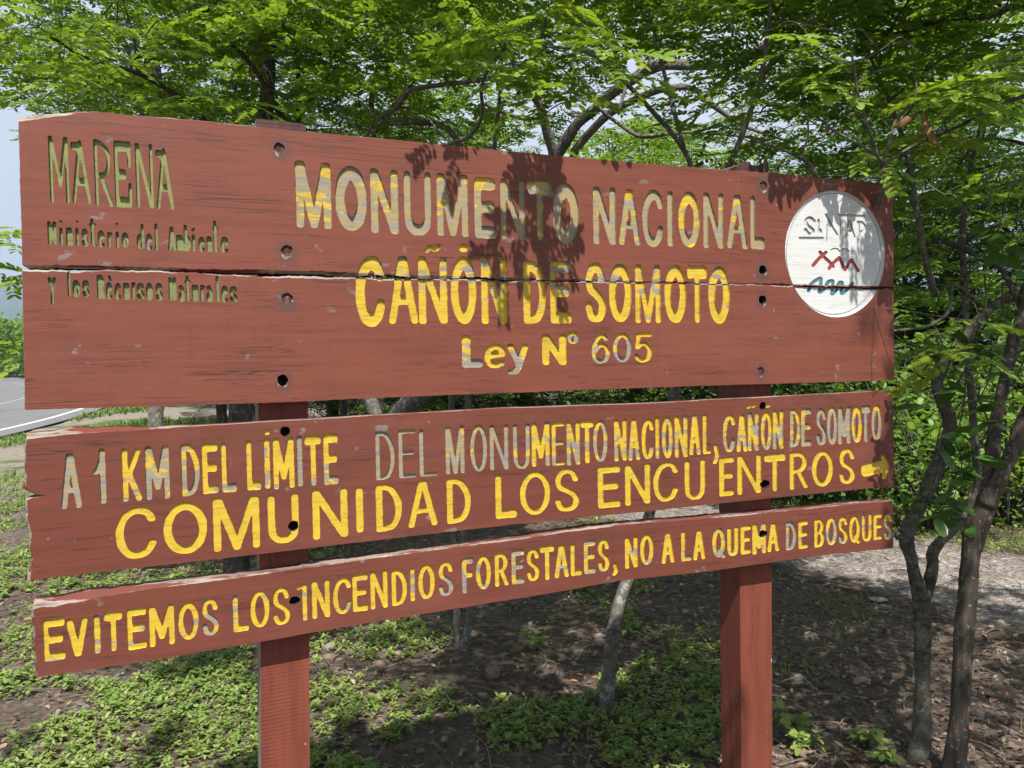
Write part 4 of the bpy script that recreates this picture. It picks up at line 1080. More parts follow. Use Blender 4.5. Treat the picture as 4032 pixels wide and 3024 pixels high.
def mat_road():
    t = NT("asphalt"); co = t.co()
    f = t.noise(co, 60, 4, .7); n = t.noise(t.map(co, scale=(1, .25, 1)), .8, 6, .65)
    col = t.ramp(f, [(.3, (0.15, 0.15, 0.152)), (.7, (0.235, 0.233, 0.232))])
    col = t.mix(t.math('MULTIPLY', t.step(n, .48, .7), .35), col, (0.115, 0.113, 0.115))
    sk = t.ramp(t.noise(t.map(co, scale=(.9, .16, 1), rot=(0, 0, .25)), 1.2, 4, .6, .4), [(.47, (0, 0, 0)), (.5, (1, 1, 1)), (.53, (0, 0, 0))])
    col = t.mix(t.math('MULTIPLY', sk, .35), col, (0.09, 0.09, 0.092))
    return t.finish(col, .8, t.bump(f, .4, .004), .3)
m_ground, m_track, m_road = mat_ground(), mat_track(), mat_road()

# one sheet to the horizon: fine near the camera, coarse far away
def axis(lo, hi, fine_lo, fine_hi, step):
    a = list(np.arange(fine_lo, fine_hi + 1e-6, step))
    x, s = fine_hi, step
    while x < hi: s *= 1.35; x += s; a.append(x)
    x, s = fine_lo, step
    while x > lo: s *= 1.35; x -= s; a.insert(0, x)
    return np.array(a)
gx, gy = axis(-3200, 3200, -9, 8, .22), axis(-60, 3600, 1.0, 16, .22)
GX, GY = np.meshgrid(gx, gy, indexing='ij')
GZ = gz(GX, GY)
# sunk below road and track so the sheets above never meet it
rs, ti = road_side(GX, GY), track_in(GX, GY)
GZ = GZ - 0.05 * (rs < .35) - 0.035 * (ti > .3)
nx_, ny_ = len(gx), len(gy)
ii = np.arange(nx_ * ny_).reshape(nx_, ny_)
quads = np.stack([ii[:-1, :-1], ii[1:, :-1], ii[1:, 1:], ii[:-1, 1:]], -1).reshape(-1)
me = mesh_np("ground", np.stack([GX, GY, GZ], -1).reshape(-1, 3), np.full(len(quads) // 4, 4), quads, [m_ground], smooth=True)
far = np.clip((np.hypot(GX - .8, GY * .75) - 9.5) / 3.5, 0, 1) * np.clip((1.6 - side_of(TRK_R, GX, GY)) / 1.5, 0, 1)
dry = np.clip(far + np.clip((5.0 - rs) / 3, 0, 1) * (GY > 6), 0, 1)
at = me.attributes.new('dry', 'FLOAT', 'POINT'); at.data.foreach_set('value', dry.reshape(-1).astype(np.float32))
tag(link(bpy.data.objects.new("ground", me)), kind='structure')

def strip(name, L, Rr, nw, mat, z, z_of=None, attr=False, nsub=10):
    Ls, _ = catmull([(x, y, 0) for x, y in L], nsub); Rs, _ = catmull([(x, y, 0) for x, y in Rr], nsub)
    V, A = [], []
    for a, b in zip(Ls, Rs):
        for k in range(nw + 1):
            p = a + (b - a) * k / nw
            V.append((p[0], p[1], z - (.04 if attr and k in (0, nw) else 0) + (float(z_of(p[0], p[1])) if z_of else 0))); A.append(abs(2 * k / nw - 1))
    n = len(Ls); f = []
    for i in range(n - 1):
        for k in range(nw):
            q = i * (nw + 1) + k
            f.append([q, q + 1, q + nw + 2, q + nw + 1])
    me = mesh_np(name, np.array(V), [4] * len(f), [i for q in f for i in q], [mat], smooth=True)
    if attr:
        at = me.attributes.new('edge', 'FLOAT', 'POINT'); at.data.foreach_set('value', np.array(A, np.float32))
    return tag(link(bpy.data.objects.new(name, me)), kind='structure')
def shift(pl, d):
    out = []
    for i, (x, y) in enumerate(pl):
        a, b = pl[max(0, i - 1)], pl[min(len(pl) - 1, i + 1)]
        tx, ty = b[0] - a[0], b[1] - a[1]; l = math.hypot(tx, ty)
        out.append((x + ty / l * d, y - tx / l * d))
    return out
strip("gravel_track", shift(TRK_L, -.35), shift(TRK_R, .35), 14, m_track, .012, gz, True)
strip("road", shift(ROAD_E, -7.2), ROAD_E, 4, m_road, .006)
t = NT("road_paint_white"); _n = t.noise(t.co(), 22, 4, .7)
m_line = t.finish(t.ramp(_n, [(.3, (0.5, 0.5, 0.48)), (.6, (0.74, 0.74, 0.72))]), .7)
strip("road_edge_line", shift(ROAD_E, -.62), shift(ROAD_E, -.48), 1, m_line, .012)
strip("road_centre_line", shift(ROAD_E, -3.66), shift(ROAD_E, -3.52), 1, plain("road_paint_faded", (0.34, 0.33, 0.28), .8), .012)

# hills far away to the left
def mat_hill():
    t = NT("wooded_hill"); n = t.noise(t.co(), .02, 6, .7)
    return t.finish(t.ramp(n, [(.35, (0.03, 0.055, 0.025)), (.65, (0.07, 0.11, 0.045))]), .95, None, .1)
m_hill = mat_hill()
def hill(name, y0, xs, hs, depth):
    V, f = [], []; n = len(xs); rows = 7
    for j in range(rows):
        t = j / (rows - 1); k = math.sin(t * math.pi) ** .8 if 0 < t < 1 else 0
        for i, (x, h) in enumerate(zip(xs, hs)):
            V.append((x, y0 + (t - .5) * depth, -3 + (h + 3 + .12 * h * (float(N3(x * .011 + j * 3.1, y0 * .01)) - .5)) * k))
    for j in range(rows - 1):
        for i in range(n - 1):
            q = j * n + i; f.append([q, q + 1, q + n + 1, q + n])
    me = mesh_np(name, np.array(V), [4] * len(f), [i for q in f for i in q], [m_hill], smooth=True)
    return tag(link(bpy.data.objects.new(name, me)), kind='structure')
xs = np.linspace(-2600, 1500, 130)
hill("hills", 1750, xs, [152 + 24 * float(N1(x * .004 + 3, 1.5)) + 8 * float(N2(x * .02, 7.)) - .016 * abs(x + 1150) for x in xs], 900)
hill("foothills", 1050, xs, [38 + 34 * float(N2(x * .006 + 7, 4.5)) + 6 * float(N1(x * .03, 2.)) for x in xs], 420)

# ================================================================== leaves and wood
def mat_leaf(name, c1, c2, trans=.38, tcol=None, rough=.45, spec=.35, clump=1.2):
    t = NT(name); geo = t.n('ShaderNodeNewGeometry')
    n = t.noise(t.co(), clump, 3)
    f = t.math('ADD', t.math('MULTIPLY', geo.outputs['Random Per Island'], .6), t.math('MULTIPLY', n, .5))
    col = t.ramp(f, [(.22, c1), (.85, c2)])
    p = t.n('ShaderNodeBsdfPrincipled'); t.l(col, p.inputs['Base Color']); p.inputs['Roughness'].default_value = rough
    p.inputs['Specular IOR Level'].default_value = spec
    tr = t.n('ShaderNodeBsdfTranslucent')
    tc = t.mix(1.0, col, tcol or (1.5, 1.45, .55), 'MULTIPLY')
    t.l(tc, tr.inputs[0])
    m = t.n('ShaderNodeMixShader'); m.inputs[0].default_value = trans
    t.l(p.outputs[0], m.inputs[1]); t.l(tr.outputs[0], m.inputs[2]); t.l(m.outputs[0], t.out.inputs[0])
    return t.mat
def mat_bark(name, c1, c2, lichen=None, furrow=(30, 30, 30), seed=0, bump=.6):
    t = NT(name); co = t.map(t.co(), loc=(seed, seed * .7, seed * .3))
    n = t.noise(t.map(co, scale=furrow), 1.0, 6, .68)
    col = t.ramp(n, [(.3, c1), (.7, c2)])
    if lichen:
        l = t.step(t.noise(co, 26, 5, .6), lichen[0], lichen[0] + .05)
        l2 = t.step(t.noise(t.map(co, loc=(3, 3, 3)), 60, 3, .6), .62, .66)
        col = t.mix(t.math('MULTIPLY', l, .85), col, lichen[1])
        col = t.mix(t.math('MULTIPLY', l2, .6), col, tuple(min(1, c * 1.5) for c in lichen[1]))
    return t.finish(col, .9, t.bump(n, bump, .012), .15)
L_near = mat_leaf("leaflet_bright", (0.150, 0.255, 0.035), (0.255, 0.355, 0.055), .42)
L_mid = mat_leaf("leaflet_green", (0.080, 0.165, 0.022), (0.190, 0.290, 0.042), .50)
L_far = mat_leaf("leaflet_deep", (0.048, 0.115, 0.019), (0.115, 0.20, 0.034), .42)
L_broad = mat_leaf("broad_leaf", (0.035, 0.095, 0.018), (0.085, 0.17, 0.03), .30, rough=.35, spec=.5)
L_shrub = mat_leaf("shrub_leaf", (0.090, 0.185, 0.028), (0.20, 0.31, 0.06), .45)
BK_grey = mat_bark("grey_bark", (0.085, 0.072, 0.060), (0.25, 0.225, 0.195), (.58, (0.36, 0.375, 0.335)), (22, 22, 30), 1)
BK_lich = mat_bark("lichen_bark", (0.058, 0.048, 0.036), (0.155, 0.135, 0.102), (.52, (0.165, 0.185, 0.15)), (18, 18, 24), 2)
BK_gnar = mat_bark("furrowed_bark", (0.040, 0.031, 0.024), (0.15, 0.125, 0.098), (.72, (0.28, 0.28, 0.25)), (48, 48, 7), 3, .9)
BK_dark = mat_bark("dark_bark", (0.04, 0.033, 0.027), (0.135, 0.115, 0.095), (.66, (0.22, 0.23, 0.20)), (25, 25, 14), 4)

HEXU = np.array([(0, 0), (.22, .40), (.62, .5), (.92, .30), (1, 0), (.92, -.30), (.62, -.5), (.22, -.40)])
HEX6 = np.array([(0, 0), (.3, .46), (.78, .44), (1, 0), (.78, -.44), (.3, -.46)])
QUAD = np.array([(0, 0), (.55, .5), (1, 0), (.55, -.5)])
def leaf_poly(shape, L, Wd, cup=.12):
    p = np.zeros((len(shape), 3)); p[:, 0] = shape[:, 0] * L; p[:, 1] = shape[:, 1] * Wd
    p[:, 2] = cup * np.abs(shape[:, 1]) * Wd - .10 * L * shape[:, 0] ** 2
    return p
def rotz(a): c, s = math.cos(a), math.sin(a); return np.array([[c, -s, 0], [s, c, 0], [0, 0, 1]])
def roty(a): c, s = math.cos(a), math.sin(a); return np.array([[c, 0, s], [0, 1, 0], [-s, 0, c]])
def rotx(a): c, s = math.cos(a), math.sin(a); return np.array([[1, 0, 0], [0, c, -s], [0, s, c]])
def frond(shape, npin, nleaf, Lp, Ll, Wl, seed):
    """twice-feathered leaf: a stalk, pairs of side stalks, pairs of small oval leaflets"""
    g = np.random.default_rng(seed); out = []
    base = leaf_poly(shape, Ll, Wl)
    def pinna(org, M, L):
        for k in range(nleaf):
            s = .16 + .84 * k / (nleaf - 1); sc = .72 + .45 * s
            for sd in (1, -1):
                Q = rotz(sd * R(62 - 22 * s + g.normal(0, 5))) @ rotx(sd * R(-14 + g.normal(0, 11))) @ roty(R(g.normal(0, 7)))
                out.append((base * sc) @ Q.T @ M.T + org + M @ np.array([L * s, 0, -.10 * L * s * s]))
    rach = .55 * Lp * npin
    for i in range(npin):
        s = .35 + .65 * i / max(1, npin - 1)
        org = np.array([rach * s, 0, -.08 * rach * s * s])
        for sd in (1, -1):
            M = rotz(sd * R(58 - 14 * i / max(1, npin - 1) + g.normal(0, 6))) @ roty(R(8 + g.normal(0, 6))) @ rotx(R(g.normal(0, 10)))
            pinna(org, M, Lp * (1 - .12 * abs(i - 1)))
    return np.array(out)                       # (leaflets, verts, 3)
FR_NEAR = [frond(HEXU, 2, 6, .112, .035, .020, s) for s in range(4)]
FR_MID = [frond(HEX6, 3, 5, .10, .032, .018, 10 + s) for s in range(4)]
FR_COARSE = [frond(QUAD, 3, 4, .12, .050, .026, 20 + s) for s in range(4)]

# ------------------------------------------------------------------ where the sun must get through
def poly_in(poly, x, y):
    x = np.asarray(x); y = np.asarray(y); c = np.zeros(x.shape, bool)
    for (x0, y0), (x1, y1) in zip(poly, poly[1:] + poly[:1]):
        if y0 == y1: continue
        m = ((y0 > y) != (y1 > y)) & (x < (x1 - x0) * (y - y0) / (y1 - y0) + x0)
        c ^= m
    return c
LIT = [[gp(*p) for p in ((-300, 1275), (60, 1275), (200, 1300), (340, 1424), (470, 1500), (640, 1700), (640, 2300), (-500, 2300))],
       [gp(*p) for p in ((1640, 1215), (1900, 1160), (2400, 1190), (2400, 1300), (2100, 1275), (1800, 1262))],
       [gp(*p) for p in ((-300, 880), (700, 860), (900, 900), (500, 960), (60, 1005), (-300, 1040))],
       [gp(*p) for p in ((1000, 1060), (1560, 1060), (1560, 1150), (1150, 1165))],
       [gp(*p) for p in ((1380, 1560), (1560, 1540), (1700, 1700), (1000, 1750), (1050, 1660))],
       [(2.9, 6.3), (7.5, 5.6), (8.5, 9.5), (3.6, 10.0)],
       [gp(*p) for p in ((660, 1400), (700, 1430), (760, 1560), (660, 1560))]]
BOARD_U, BOARD_V = (-.15, 2.34), (.70, 2.22)
PATCH = [[pt((a * 1.82278, b * 1.82278)) for a, b in q] for q in (((890, 318), (1250, 365), (1240, 450), (1110, 500), (930, 420)),
         ((1740, 395), (1905, 405), (1905, 450), (1750, 450)))]
Sv = np.array(SUN); BNn, BXn, BZn, ORGn = np.array(BN), np.array(BX), np.array(BZ), np.array(ORG)
def sun_ok(P, strict=1.0, seed=0, patch=False):
    """which of the points may hold foliage, given the ground and the boards the sun reaches in the photo"""
    P = np.asarray(P, float)
    g = P[:, :2] - Sv[:2] * (P[:, 2:3] / Sv[2])
    bad = np.zeros(len(P), bool)
    for z in LIT: bad |= poly_in(z, g[:, 0], g[:, 1])
    bad &= np.random.default_rng(seed).random(len(P)) < .97 * strict
    t = ((P - ORGn) @ BNn) / (Sv @ BNn)
    H = P - Sv * t[:, None] - ORGn
    u, v = H @ BXn, H @ BZn
    e = 0.0 if patch else .18
    on = (t > 0.02) & (u > BOARD_U[0] - e) & (u < BOARD_U[1] + e) & (v > BOARD_V[0] - e) & (v < BOARD_V[1] + e * 1.6)
    ok = np.zeros(len(P), bool)
    if patch:
        for q in PATCH: ok |= poly_in(q, u, v)
    return ~(bad | (on & ~ok))
def not_before_sign(P, marg=.22):
    """keep leaves out of the boards and out of the view of them"""
    d = P - np.array(CAMP)
    yb = ((np.array(P0) - np.array(CAMP)) @ BNn) / (d @ BNn + 1e-9)     # ray parameter at the board plane
    H = np.array(CAMP) + d * yb[:, None] - ORGn
    u, v = H @ BXn, H @ BZn
    top = 2.085 - .0 * u
    hit = (yb > 0) & (u > -.14) & (u < 2.30) & (v < top + .07) & (v > .7)
    front = ((P - ORGn) @ BNn) < marg
    return ~(hit & front)

def frond_mesh(name, places, templates, mat, seed, scale=1.0, droop=4, rollsd=8, ok=True, strict=1.0, parent=None, face=0):
    """places: (n, 4) x y z heading; returns the foliage as one mesh"""
    g = np.random.default_rng(seed); P = np.asarray(places, float)
    if ok and len(P):
        P = P[sun_ok(P[:, :3], strict, seed) & not_before_sign(P[:, :3])]
    VV = []; nv = templates[0].shape[1]
    for x, y, z, h in P:
        T = templates[g.integers(len(templates))]
        M = rotx(R(face)) @ rotz(h) @ roty(R(droop + g.normal(0, 6))) @ rotx(R(g.normal(0, rollsd)))
        VV.append((T.reshape(-1, 3) * (scale * g.uniform(.78, 1.2))) @ M.T + (x, y, z))
    V = np.vstack(VV); n = len(V) // nv
    me = mesh_np(name, V, np.full(n, nv), np.arange(len(V)), [mat])
    return link(bpy.data.objects.new(name, me), parent)

class Tree:
    """a tree: trunk and limbs as one mesh, foliage as another"""
    def __init__(s, name, label, base, bark, group=None):
        s.root = empty(name, base); tag(s.root, label, 'tree', group)
        s.base = np.array(base, float); s.k = 1.0; s.mb = MB(); s.bark = bark; s.nodes = []; s.seed = abs(hash(label)) % 1000 if False else sum(map(ord, label)) % 997
        s.g = np.random.default_rng(s.seed)
    def limb(s, P, r, sides=9, rough=.10, n=6):
        p, rr = catmull([tuple(x) for x in P], n, list(r) if isinstance(r, (list, tuple)) else [r] * len(P))
        rr = [q * s.k for q in rr]
        tube(s.mb, [q - s.base for q in p], rr, sides, rough, seed=s.seed + len(s.nodes))
        s.nodes += [(q, a) for q, a in zip(p, rr)]
    def twig(s, target, r0=.006, wig=.10):
        N = np.array([q for q, a in s.nodes]); d = np.linalg.norm(N - target, axis=1) + np.maximum(0, N[:, 2] - target[2]) * .8
        k = int(np.argmin(d)); a = N[k]; L = np.linalg.norm(target - a)
        if L < .05: return
        mid = (a + target) / 2 + s.g.normal(0, wig * L, 3) + np.array([0, 0, .10 * L])
        p, rr = catmull([a, mid, target], 4, [min(r0 * (1 + L), s.nodes[k][1]), r0 * .8, r0 * .45])
        tube(s.mb, [q - s.base for q in p], rr, 5, 0, seed=k, cap=False)
        s.nodes += [(q, b) for q, b in zip(p[2:], rr[2:])]
    def clusters(s, C, nf, rad, flat=.20, twigs=True, r0=.006):
        """fronds spread in flat layers round each centre"""
        out = []
        for c in C:
            c = np.array(c, float)
            if twigs: s.twig(c, r0)
            for _ in range(nf):
                a = s.g.uniform(0, 2 * math.pi); q = rad * math.sqrt(s.g.random())
                out.append((c[0] + q * math.cos(a), c[1] + q * math.sin(a), c[2] + s.g.normal(0, rad * flat) - .15 * q, a + s.g.normal(0, .5)))
        return out
    def finish(s):
        s.mb.build("trunk", [s.bark], s.root, smooth=True)
    def foliage(s, places, templates, mat, scale=1.0, **kw):
        if not len(places): return
        P = np.array(places, float); ok = kw.pop('ok', True); strict = kw.pop('strict', 1.0)
        if ok: P = P[sun_ok(P[:, :3], strict, s.seed) & not_before_sign(P[:, :3])]
        if not len(P): return
        P[:, :3] -= s.base
        return frond_mesh("foliage", P, templates, mat, s.seed, scale, ok=False, parent=s.root, **kw)
def fill(g, x0, x1, y0, y1, d0, d1, n):
    return [np.array(W(g.uniform(x0, x1), g.uniform(y0, y1), g.uniform(d0, d1))) for _ in range(n)]
def vol(g, x, y, z, n):
    return [np.array((g.uniform(*x), g.uniform(*y), g.uniform(*z))) for _ in range(n)]
def on_ground(p): return (p[0], p[1], float(gz(p[0], p[1])))
# ================================================================== the trees
K663 = 600 / 905
g = np.random.default_rng(11)
# --- lichen-covered twin-limbed tree right of the sign
T = Tree("forked_tree", "slim lichen-spotted tree forking into two limbs right of the sign", on_ground(W(1985, 1665, 2.95)), BK_lich); T.k = .84
st = crd(2932, 2200, [(1355, 1760), (1362, 1640), (1395, 1400), (1410, 1000), (1410, 700), (1408, 480), (1398, 330)], 2.95)
T.limb(st, [.050, .044, .040, .035, .034, .036, .038], 12, .13)
lf = crd(2932, 2200, [(1398, 330), (1345, 120)], 2.95) + crd(2900, 1450, [(1385, 1500), (1345, 1380), (1370, 1250), (1470, 1050), (1560, 850), (1640, 620), (1690, 480), (1665, 350), (1620, 230)], [2.95] * 5 + [3.0] * 4) + crd(3432, 1200, [(385, 450), (430, 340), (490, 270), (570, 170), (650, 80), (760, -20)], [3.0, 3.0, 3.02, 3.05, 3.1, 3.15], K663) + [W(2420 - 60, 520, 3.2), W(2480, 330, 3.3)]
T.limb(lf, [.034, .029, .028, .031, .033, .031, .031, .030, .030, .029, .028, .029, .029, .028, .026, .024, .022, .018, .012], 11, .13)
T.limb(crd(2900, 1450, [(1365, 1330), (1300, 1328), (1262, 1318)], 2.95), [.024, .020, .016], 8, .15)
T.limb(crd(2932, 2200, [(1412, 330), (1468, 170), (1490, 20)], 2.96) + crd(2900, 1450, [(1550, 1500), (1572, 1420), (1640, 1345), (1740, 1250), (1830, 1120), (1880, 980), (1900, 800)], [2.98, 3.0, 3.05, 3.1, 3.15, 3.2, 3.25]) + [W(2080, 500, 3.4), W(2120, 260, 3.5)], [.030, .026, .025, .025, .024, .024, .023, .022, .02, .018, .014, .010], 10, .13)
T.limb([W(2020, 640, 3.0), W(1990, 520, 3.1), W(1960, 330, 3.3), W(1900, 170, 3.5), W(1850, 60, 3.7)], [.016, .014, .012, .010, .007], 7)
T.limb(crd(2900, 600, [(1900, 1180), (1720, 1050), (1690, 1240), (1600, 1330), (1480, 1385), (1250, 1412)], [2.9, 2.75, 2.6, 2.5, 2.45, 2.4]), [.010, .008, .007, .007, .006, .005], 6)
T.limb(crd(2900, 600, [(1560, 1360), (1620, 1490), (1640, 1600)], 2.5), [.004, .004, .003], 5)
C = fill(g, 1660, 2260, -220, 120, 2.9, 4.6, 34) + fill(g, 1960, 2300, 60, 500, 3.0, 4.6, 24)
nb = T.clusters(C, 6, .26) + T.clusters(vol(g, (1.2, 4.2), (.2, 6.0), (3.2, 5.2), 120), 7, .36, twigs=False)  # the vol clusters are added overhead, mostly out of view, to shade the trunks
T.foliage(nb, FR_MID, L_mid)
T.finish()

# --- furrowed, gnarled trunk at the right edge
T = Tree("gnarled_tree", "gnarled tree with furrowed bark and a dark split, at the far right", on_ground(W(2061, 1700, 2.8)), BK_gnar); T.k = .82
st = crd(2932, 2200, [(1655, 1800), (1665, 1640), (1700, 1200), (1735, 700), (1762, 300), (1788, 40)], 2.8) + crd(2900, 1450, [(1868, 1380), (1915, 1230), (1965, 1080), (2000, 960)], 2.8)
T.limb(st, [.050, .045, .041, .038, .037, .039, .042, .046, .046, .038], 14, .13)
T.limb(crd(2900, 1450, [(1975, 1080), (2000, 900), (2030, 620), (2060, 400)], [2.8, 2.82, 2.85, 2.9]) + crd(3432, 1200, [(815, 330), (850, 190), (890, 60), (930, -80)], [2.92, 2.95, 3.0, 3.05], K663) + [W(2260, 480, 3.1), W(2290, 250, 3.2)], [.034, .030, .028, .027, .026, .026, .024, .022, .018, .012], 11, .12)
T.limb(crd(2900, 1450, [(1970, 1090), (2075, 890), (2150, 740), (2230, 560), (2330, 300)], 2.78) + [W(2330, 720, 2.8), W(2400, 400, 2.85)], [.036, .034, .032, .030, .027, .024, .016], 11, .12)
T.limb(crd(2932, 0, [(2330, 0), (2100, 60), (1900, 130), (1650, 140), (1450, 190), (1200, 265), (1080, 250)], [3.4] * 7), [.022, .020, .018, .017, .014, .010, .006], 8)
T.limb(crd(2932, 0, [(2300, 730), (2200, 765), (1950, 860), (1700, 1000), (1440, 1105), (1280, 1195)], [2.7, 2.6, 2.55, 2.5, 2.45, 2.42]), [.010, .008, .007, .006, .005, .004], 6)
T.limb([W(2300, 900, 3.0), W(2180, 610, 3.1), W(2120, 560, 3.2), W(2030, 520, 3.3), W(1950, 560, 3.4)], [.016, .014, .012, .010, .006], 7)
C = fill(g, 2010, 2300, 380, 760, 3.2, 4.6, 13) + fill(g, 2000, 2300, -150, 380, 3.0, 4.4, 24)
nb = T.clusters(C, 6, .25)
T.foliage(nb, FR_MID, L_mid)
T.finish()

# --- thin leaning grey tree behind the sign
T = Tree("leaning_tree", "thin pale grey leaning tree standing behind the sign between its posts", on_ground(W(1305, 1545, 3.36)), BK_grey)
st = crd(2000, 2200, [(765, 1330), (772, 1210), (800, 900), (825, 650), (862, 420), (915, 250), (960, 120)], [3.36] * 5 + [3.38, 3.4]) + [W(1403, 1110, 3.42), W(1445, 900, 3.45), W(1490, 680, 3.5), W(1530, 480, 3.5), W(1560, 380, 3.5)]
T.limb(st, [.042, .036, .031, .030, .028, .027, .026, .024, .023, .022, .020, .018], 12, .07)
T.limb([W(1556, 400, 3.5), W(1600, 300, 3.4), W(1640, 180, 3.3), W(1660, 60, 3.2), W(1670, -60, 3.1)], [.016, .013, .010, .008, .006], 7)
T.limb([W(1530, 470, 3.5), W(1480, 330, 3.4), W(1400, 230, 3.2), W(1320, 150, 2.8), W(1260, 110, 2.4), W(1180, 100, 2.15)], [.014, .012, .010, .008, .006, .004], 7)
T.limb([W(1480, 330, 3.4), W(1420, 100, 3.6), W(1380, -80, 3.8)], [.010, .008, .006], 6)
C = fill(g, 1230, 1720, -220, 100, 3.2, 5.2, 34) + fill(g, 1620, 1900, 150, 370, 3.2, 4.2, 9)
nb = T.clusters(C, 6, .26) + T.clusters(vol(g, (-.3, 1.8), (.2, 5.6), (3.0, 5.0), 110), 7, .36, twigs=False)  # vol part: mostly unseen canopy added above to keep sun off trunk and soil
T.foliage(nb, FR_MID, L_mid)
bright = []
for x, y, d in ((1040, 90, 2.12), (1110, 80, 2.15), (1180, 78, 2.1), (1130, 145, 2.2), (1240, 120, 2.15), (1300, 105, 2.2), (1290, 165, 2.15), (1230, 190, 2.2), (1345, 105, 2.25), (1010, 130, 2.2), (1070, 150, 2.25), (1340, 150, 2.3), (985, 85, 2.2), (1190, 140, 2.05), (1120, 205, 2.3)):
    bright += [(*W(x + g.normal(0, 14), y + g.normal(0, 8), d), g.uniform(0, 6.28)) for _ in range(1 + (g.random() < .5))]
    T.twig(np.array(W(x, y, d)), .003, .06)
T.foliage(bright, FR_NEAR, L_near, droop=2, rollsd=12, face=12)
T.finish()

# --- slender double-stemmed tree
T = Tree("double_stemmed_tree", "slender tree with two thin grey stems behind the middle of the sign", on_ground(W(1000, 1412, 4.1)), BK_grey)
T.limb(crd(1000, 2200, [(1615, 800), (1618, 690), (1605, 520), (1602, 380)], 4.1) + [W(982, 1180, 4.12), W(975, 900, 4.1), W(980, 600, 4.0), W(986, 300, 3.9)] + crd(1000, 0, [(1030, 960), (1130, 850), (1200, 760), (1290, 700)], [3.85, 3.8, 3.7, 3.6]) + [W(1130, 150, 3.5), W(1180, 40, 3.4)], [.028, .022, .020, .019, .018, .018, .017, .016, .015, .014, .013, .012, .010, .007], 9, .10)
T.limb(crd(1000, 2200, [(1650, 800), (1672, 640), (1700, 520), (1708, 380)], 4.08) + [W(1003, 1156, 4.1), W(1010, 900, 4.1), W(1030, 600, 4.1), W(1060, 380, 4.0), W(1080, 200, 4.0), W(1085, 60, 4.0)], [.028, .023, .022, .020, .019, .018, .016, .013, .010, .007], 9, .10)
T.limb(crd(1000, 0, [(1560, 1140), (1700, 1080), (1790, 960), (1810, 850), (1800, 700), (1850, 560), (1970, 400), (1990, 330)], [2.9, 2.8, 2.6, 2.5, 2.4, 2.35, 2.3, 2.25]), [.008, .008, .007, .0065, .006, .0055, .005, .004], 6)
T.limb(crd(1000, 0, [(1560, 1140), (1480, 1060), (1400, 960)], [2.9, 2.95, 3.0]), [.005, .004, .003], 5)
T.limb(crd(1000, 0, [(880, 1090), (930, 1010), (950, 930), (900, 850)], [3.85, 3.8, 3.75, 3.7]), [.008, .007, .006, .004], 6)
C = fill(g, 640, 1260, -220, 240, 3.3, 5.0, 38)
nb = T.clusters(C, 6, .26) + T.clusters(vol(g, (-1.9, .2), (1.2, 5.6), (3.0, 5.0), 70), 7, .36, twigs=False)  # vol part: overhead fronds added mostly out of view for ground shade
T.foliage(nb, FR_MID, L_mid)
T.finish()

# --- the big tree on the left
T = Tree("stout_tree", "stout dark-trunked tree just left of the sign's left post", on_ground(W(515, 1350, 4.5)), BK_dark)
T.limb([W(512, 1370, 4.5), W(512, 1200, 4.5), W(518, 900, 4.5), W(545, 600, 4.5), W(568, 300, 4.5), W(580, 150, 4.5), W(578, 20, 4.5), W(572, -90, 4.5)], [.085, .072, .068, .058, .042, .038, .034, .026], 12, .10)
T.limb(crd(0, 0, [(2300, 1000), (2210, 900), (2130, 740), (1980, 500), (1780, 300), (1530, 30), (1450, -80)], [4.4, 4.3, 4.2, 4.1, 4.0, 3.9, 3.9]), [.018, .016, .014, .013, .012, .009, .006], 7)
T.limb([W(560, 380, 4.5), W(480, 300, 4.3), W(400, 220, 4.0), W(300, 160, 3.6), W(180, 120, 3.2), W(110, 80, 3.0)], [.022, .018, .014, .011, .008, .005], 7)
T.limb(crd(0, 0, [(1350, 780), (1270, 760), (1100, 560), (940, 250), (930, 120)], [4.2] * 5), [.008, .008, .008, .006, .004], 6)
T.limb(crd(0, 0, [(1160, 500), (1290, 400), (1270, 380)], 4.1), [.005, .004, .003], 5)
C = fill(g, 20, 640, -200, 230, 3.4, 5.4, 40) + fill(g, 180, 640, 150, 290, 3.6, 5.2, 16)
nb = T.clusters(C, 6, .26) + T.clusters(vol(g, (-3.2, -1.0), (3.0, 6.5), (3.2, 4.8), 40), 7, .36, twigs=False)  # vol part: high clusters, mostly unseen, added to shade the ground at left
T.foliage(nb, FR_MID, L_mid)
bright = []
for x, y, d in ((70, 60, 2.9), (110, 45, 2.9), (170, 50, 2.8), (210, 75, 2.8), (130, 85, 2.9), (300, 60, 2.8), (260, 130, 2.9), (330, 110, 2.8), (160, 165, 2.9), (200, 190, 3.0), (420, 220, 2.7), (470, 212, 2.7), (530, 215, 2.8), (590, 25, 2.7), (640, 45, 2.7), (700, 25, 2.6), (390, 30, 2.8), (470, 15, 2.8), (360, 175, 3.0), (250, 215, 3.0)):
    bright += [(*W(x + g.normal(0, 12), y + g.normal(0, 7), d), g.uniform(0, 6.28)) for _ in range(1 + (g.random() < .5))]
    T.twig(np.array(W(x, y, d)), .003, .06)
T.foliage(bright, FR_NEAR, L_near, droop=2, rollsd=12, face=12)
T.finish()

